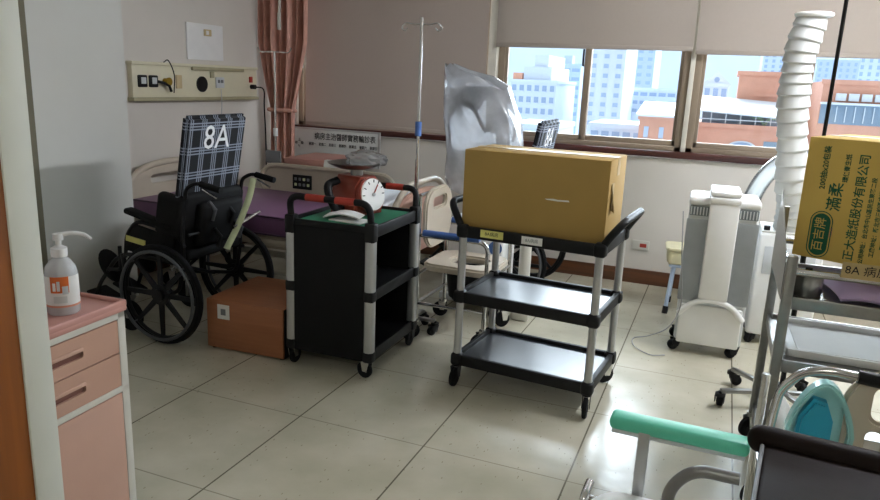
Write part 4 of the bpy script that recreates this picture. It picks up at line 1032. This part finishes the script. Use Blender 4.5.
# gold carton resting on the guard rails
gc = thing('cardboard_box', 'gold cardboard carton with green Chinese print, on the steel cart', 'box', (.292, 2.90, .9185), -.43)
L, D, Hh = .66, .42, .44
MB().bb((0, 0, 0), (L, D, Hh), .003).build('carton', CARD2, gc)
o = MB(); o.bb((0, D / 2 - .03, Hh), (L, D / 2 + .03, Hh + .0015)); o.build('tape_strip', TAPE, gc)
EX, EY = (0, 0, 1), (-1, 0, 0)
def boxtext(s, size, x, z, m=GREENINK, sq=1., bold=.0004): return lettering('lettering', s, size, m, gc, (x, -.0006, z), EX, EY, 'CENTER', sq, bold=bold)
ov = MB(); ov.prism(rrect(.062, .155, .031, 8, .085, .092), .0012, (0, .0004, 0), (1, 0, 0), (0, 0, 1)); oo = ov.build('oval_mark', OVAL, gc)
o = MB(); o.tube([(x_, -.0008, z_) for x_, z_ in rrect(.074, .170, .037, 8, .085, .092)], .0018, 6, True); o.build('oval_ring', OVAL, oo)
lettering('lettering', '百吉牌', .042, CARD2, oo, (.085, -.0016, .092), EX, EY)
boxtext('滿柔', .052, .118, .235, OVAL, 1., .0006); boxtext('環保衛生紙', .021, .140, .340, sq=.95)
boxtext('200抽x20包裝', .026, .068, .335, GREENINK); boxtext('正大造紙股份有限公司', .038, .192, .205, bold=.0006)
boxtext('TISSUE', .012, .122, .105, BRICKD)
boxtext('公司地址：台北市中山區民生東路二段', .018, .232, .165); boxtext('工廠地址：新北市三峽區成福路二號', .018, .262, .185); boxtext('電話：(02)2345-6789', .015, .290, .14)
MB().prism(rrect(.05, .10, .008, 4, .375, .30), .0012, (0, .0004, 0), (1, 0, 0), (0, 0, 1)).build('green_panel', mat('leaf_green_print', '5f8f3a', .7), gc)
# card strip with writing on the front of the cart
cs = thing('name_strip', 'tan card strip reading 8A on the guard rail of the steel cart', 'label', (.50, 2.645, .925), -.02)
MB().bb((-.075, -.002, -.016), (.085, .0, .038)).build('card', CARDIN, cs)
lettering('lettering', '8A 病房', .038, INK, cs, (.0, -.0026, .012), (1, 0, 0), (0, 0, 1))

# ================================================================ foreground right
rc = thing('recliner_commode', 'commode recliner with mint green armrest and dark brown vinyl backrest, nearest the camera', 'chair', (.14, 1.5, 0))
# mint armrest, far side
MB().box((-.155, .29, .638), (.345, .066, .036), .014, 3, rot=(0, 0, -.02)).build('armrest', MINT, rc)
MB().box((-.155, .29, .615), (.33, .05, .012), .003, rot=(0, 0, -.02)).build('armrest_plate', GREYP, rc)
p = MB(); p.box((-.235, .265, .53), (.03, .012, .20), .003); p.build('arm_post', SILVER, rc)
s = MB(); s.prism(rrect(.42, .46, .09, 6, -.14, .03), .05, (0, 0, .405), (1, 0, 0), (0, 1, 0), [rrect(.2, .2, .08, 6, -.20, .03)], .014); s.build('seat', WHITE, rc)
f = MB()
f.tube([(-.155, -.03, .12), (-.155, -.03, .66), (-.11, -.03, .715), (-.02, -.03, .715)], .0135, 12, fil=.07)
f.build('near_arm_tube', GREYTUBE, rc)
f = MB(); f.tube([(-.375, .16, .10), (-.365, .20, .44), (-.36, .26, .455)], .012, 10, fil=.02); f.tube([(-.38, -.02, .10), (-.37, .0, .40)], .012, 10)
for sy in (-.03, .265): f.tube([(-.37, sy, .40), (.16, sy, .40)], .012, 10)
f.tube([(-.235, .265, .40), (-.235, .265, .1)], .012, 10)
f.tube([(.15, .265, .10), (.15, .265, .60)], .012, 10); f.tube([(.15, -.03, .10), (.15, -.03, .66)], .012, 10); f.build('frame', CHROME, rc)
for x_, y_ in ((-.38, -.02), (-.235, .265), (.15, .265), (.15, -.03)): caster(rc, x_, y_, .12, .045, .4)
# reclined backrest
bk = MB(); bk.box((.36, -.06, .0), (.72, .50, .05), .022, 3); bk.tube([(0.0, .19, .022), (.72, .19, .022)], .034, 14); bk.ell((0.0, .19, .022), (.03, .034, .034)); bk.ell((.72, .19, .022), (.03, .034, .034))
bo = bk.build('backrest', BROWNV, rc, (0.015, .05, .668), (0, 0, -.10))
o = MB(); o.tube([(.006, .15, .024), (.004, -.28, .024)], .005, 8); o.build('piping', MIDGREY, bo)
o = MB(); o.box((.02, .23, -.01), (.05, .03, .05), .01); o.build('hinge_strap', BLACKM, bo)

# second commode chair further back with push grips
c3 = thing('commode_chair', 'beige-backed commode chair with a black push grip, behind the brown recliner', 'chair', (.47, 2.18, 0))
f = MB()
f.tube([(-.245, -.12, .10), (-.245, -.12, .60), (-.235, -.12, .70), (-.19, -.13, .765), (-.13, -.14, .785), (-.04, -.14, .78)], .0125, 12, fil=.03)
f.tube([(-.245, .2, .10), (-.245, .2, .62)], .0125, 12); f.tube([(.22, -.12, .10), (.22, -.12, .78)], .0125, 12); f.tube([(.22, .2, .1), (.22, .2, .62)], .0125, 12)
f.tube([(-.245, -.12, .40), (.22, -.12, .40)], .011, 10); f.tube([(-.245, .2, .40), (.22, .2, .40)], .011, 10); f.tube([(-.245, -.12, .40), (-.245, .2, .40)], .011, 10); f.tube([(.22, -.12, .40), (.22, .2, .40)], .011, 10); f.build('frame', CHROME, c3)
for x_, y_ in ((-.245, -.12), (-.245, .2), (.22, -.12), (.22, .2)): caster(c3, x_, y_, .12, .045, .9)
g = MB(); g.tube([(-.06, -.14, .782), (.10, -.14, .772)], lambda u: .019 + .0025 * math.sin(u * 40), 14); g.build('grip', BLACKP, c3)
s = MB(); s.prism(rrect(.45, .34, .08, 6, -.01, .04), .04, (0, 0, .42), (1, 0, 0), (0, 1, 0), [rrect(.18, .16, .07, 6, -.01, .04)], .012); s.build('seat', WHITE2, c3)
b = MB(); b.prism(rrect(.36, .40, .12, 8, .10, .60), .028, (0, -.09, 0), (1, 0, 0), (0, 0, 1), [rrect(.055, .10, .026, 6, .02, .70), rrect(.04, .08, .018, 6, .01, .58), rrect(.05, .10, .024, 6, .18, .66)], .010); b.build('backrest', BEIGE, c3)
MB().ell((-.205, .05, .55), (.03, .12, .05)).build('side_pad', WHITE, c3)
# teal bedpan stood on edge on the seat
bp = thing('bedpan', 'teal plastic bedpan stood on edge behind the brown recliner', 'bedpan', (.345, 2.03, .46)); bp.scale = (.84, 1, .93)
def egg(w, h, k=28): 
    return [(w * math.cos(q) * (1 - .25 * math.sin(q) if math.sin(q) > 0 else 1), h / 2 + h / 2 * math.sin(q)) for q in [2 * PI * i / k for i in range(k)]]
o = MB(); o.prism(egg(.10, .31), .05, (0, .05, 0), (1, 0, 0), (0, 0, 1), [[(x_ * .82, .155 + (z_ - .155) * .88) for x_, z_ in egg(.10, .31)]], .006); o.build('rim', TEALCL, bp)
o = MB(); o.prism([(x_ * .84, .155 + (z_ - .155) * .9) for x_, z_ in egg(.10, .31)], .012, (0, .05, 0), (1, 0, 0), (0, 0, 1)); o.build('bowl', TEALCL, bp)
o = MB(); o.prism([(-.075, .03), (.01, .02), (.03, .06), (.03, .20), (.005, .255), (-.035, .262), (-.07, .2)], .045, (-.0, .03, 0), (1, 0, 0), (0, 0, 1), bev=.01); o.build('inner_pad', TEAL, bp)

# ================================================================ left foreground: pink bedside cabinet, sanitizer
pk = thing('bedside_cabinet', 'pink bedside cabinet with two drawers by the white door jamb', 'cabinet', (-1.66, 1.575, 0), .06)
# local: front faces +x at x = 0; cabinet reaches to -x and -y
MB().bb((-.44, -.47, .06), (-.012, .0, .765), .004).build('body', WHITE2, pk)
t_ = MB(); t_.bb((-.45, -.48, .765), (.008, .006, .79), .008); 
for a_, b_ in (((-.45, -.48), (-.435, .006)), ((-.45, -.008), (.008, .006)), ((-.006, -.48), (.008, .006)), ((-.45, -.48), (.008, -.466))): t_.bb((a_[0], a_[1], .78), (b_[0], b_[1], .802), .006, 3)
t_.build('top', PINKTOP, pk)
fr = MB(); fr.bb((-.014, -.03, .06), (.0, .0, .765), .002); fr.bb((-.014, -.47, .06), (.0, -.445, .765), .002); fr.bb((-.014, -.47, .745), (.0, 0, .765), .002); fr.bb((-.014, -.47, .505), (.0, 0, .525), .002); fr.bb((-.014, -.47, .06), (0, 0, .09), .002); fr.build('front_frame', WHITE2, pk)
for z0, z1 in ((.638, .742), (.527, .634)):
    d = MB(); zc_ = z1 - .055
    d.prism([(-.443, z0), (-.032, z0), (-.032, z1), (-.443, z1)], .012, (-.012, 0, 0), (0, 1, 0), (0, 0, 1), [rrect(.13, .026, .008, 4, -.235, zc_)], .0)
    do = d.build('drawer', PINK2, pk); MB().bb((-.0125, -.30, zc_ - .013), (-.008, -.17, zc_ + .013)).build('handle_recess', PINKD, do)
    MB().bb((-.008, -.30, zc_ + .006), (.003, -.17, zc_ + .017), .002).build('handle_lip', PINK, do)
MB().bb((-.012, -.443, .092), (.001, -.032, .503), .003).build('door', PINK, pk)
for x_ in (-.40, -.06):
    for y_ in (-.43, -.04): caster(pk, x_, y_, .07, .025, .7, body=BLACKP)
sz = thing('sanitizer_bottle', 'white pump bottle of hand sanitizer with an orange label on the pink cabinet', 'bottle', (-1.742, 1.43, .7905), .5)
MB().lathe([(0, 0), (.040, 0), (.044, .006), (.044, .115), (.040, .140), (.026, .160), (.018, .166), (.018, .176), (0, .176)], n=32).build('bottle_body', BOTTLE, sz)
o = MB(); o.lathe([(.0447, .030), (.0449, .032), (.0449, .115), (.0447, .117)], n=32); lo = o.build('paper_label', PAPER, sz)
MB().lathe([(.0452, .026), (.0454, .026), (.0454, .032), (.0452, .032)], n=32).build('orange_band', mat('salmon_band', 'dd9a80', .6), lo)
def cyl_patch(a0, a1, z0, z1, r): return lambda u, v: Vector((r * math.cos(a0 + (a1 - a0) * u), r * math.sin(a0 + (a1 - a0) * u), z0 + (z1 - z0) * v))
fa = -1.45
MB().grid(cyl_patch(fa - .45, fa + .65, .070, .118, .0456), 10, 1, .0004).build('orange_patch', ORANGE, lo)
MB().grid(cyl_patch(fa - .3, fa - .12, .076, .100, .0462), 4, 1, .0004).build('white_mark', PAPER, lo)
MB().grid(cyl_patch(fa - .05, fa + .13, .076, .105, .0462), 4, 1, .0004).build('white_mark', PAPER, lo)
MB().grid(cyl_patch(fa + .25, fa + .6, .066, .09, .0462), 4, 1, .0004).build('grey_mark', GREYP, lo)
MB().grid(cyl_patch(fa - .3, fa + .5, .040, .060, .0456), 8, 1, .0004).build('grey_print', SIGNG, lo)
o = MB(); o.lathe([(0, .17), (.022, .17), (.022, .195), (.012, .20), (.008, .203), (.008, .222), (0, .222)], n=24); o.build('pump_collar', WHITE, sz)
o = MB(); o.cyl((0, 0, .218), (0, 0, .236), .014, n=18); o.tube(smooth([(0, 0, .232), (.03, .012, .236), (.06, .026, .230), (.078, .034, .214)]), lambda u: .007 - .002 * u, 10); o.build('pump_nozzle', WHITE, sz)

# ================================================================ unseen ceiling lamps, added to brighten room and corridor
def added_fill_lamp(loc, label, lx, ly, z, glow):
    t = thing('added_fill_lamp', label, 'lamp', loc, 0, 'added fluorescent fill lamps')
    f = MB(); f.bb((-lx / 2, -ly / 2, z - .07), (lx / 2, ly / 2, z - .002), .004); f.build('housing', WHITE, t)
    for k in (-1, 1): MB().cyl((-lx / 2 + .03 if lx > ly else k * lx / 4, k * ly / 4 if lx > ly else -ly / 2 + .03, z - .09), (lx / 2 - .03 if lx > ly else k * lx / 4, k * ly / 4 if lx > ly else ly / 2 - .03, z - .09), .018, n=12).build('fill_lamp_tube', glow, t)
    return t
ROOMGLOW = mat('room_fill_tube', 'f2f6ff', .5, emit=145.0)
added_fill_lamp((1.15, 4.0, 0), 'unseen fill lamp added on the room ceiling above the steel cart', .3, 1.25, ZC, ROOMGLOW)
added_fill_lamp((-1.2, 3.0, 0), 'unseen fill lamp added on the room ceiling above the black carts', .3, 1.25, ZC, mat('dim_fill_tube', 'f2f6ff', .5, emit=5.0))
added_fill_lamp((0, -.75, 0), 'unseen fill lamp added on the corridor ceiling behind the camera', 1.25, .3, 2.6, GLOW)
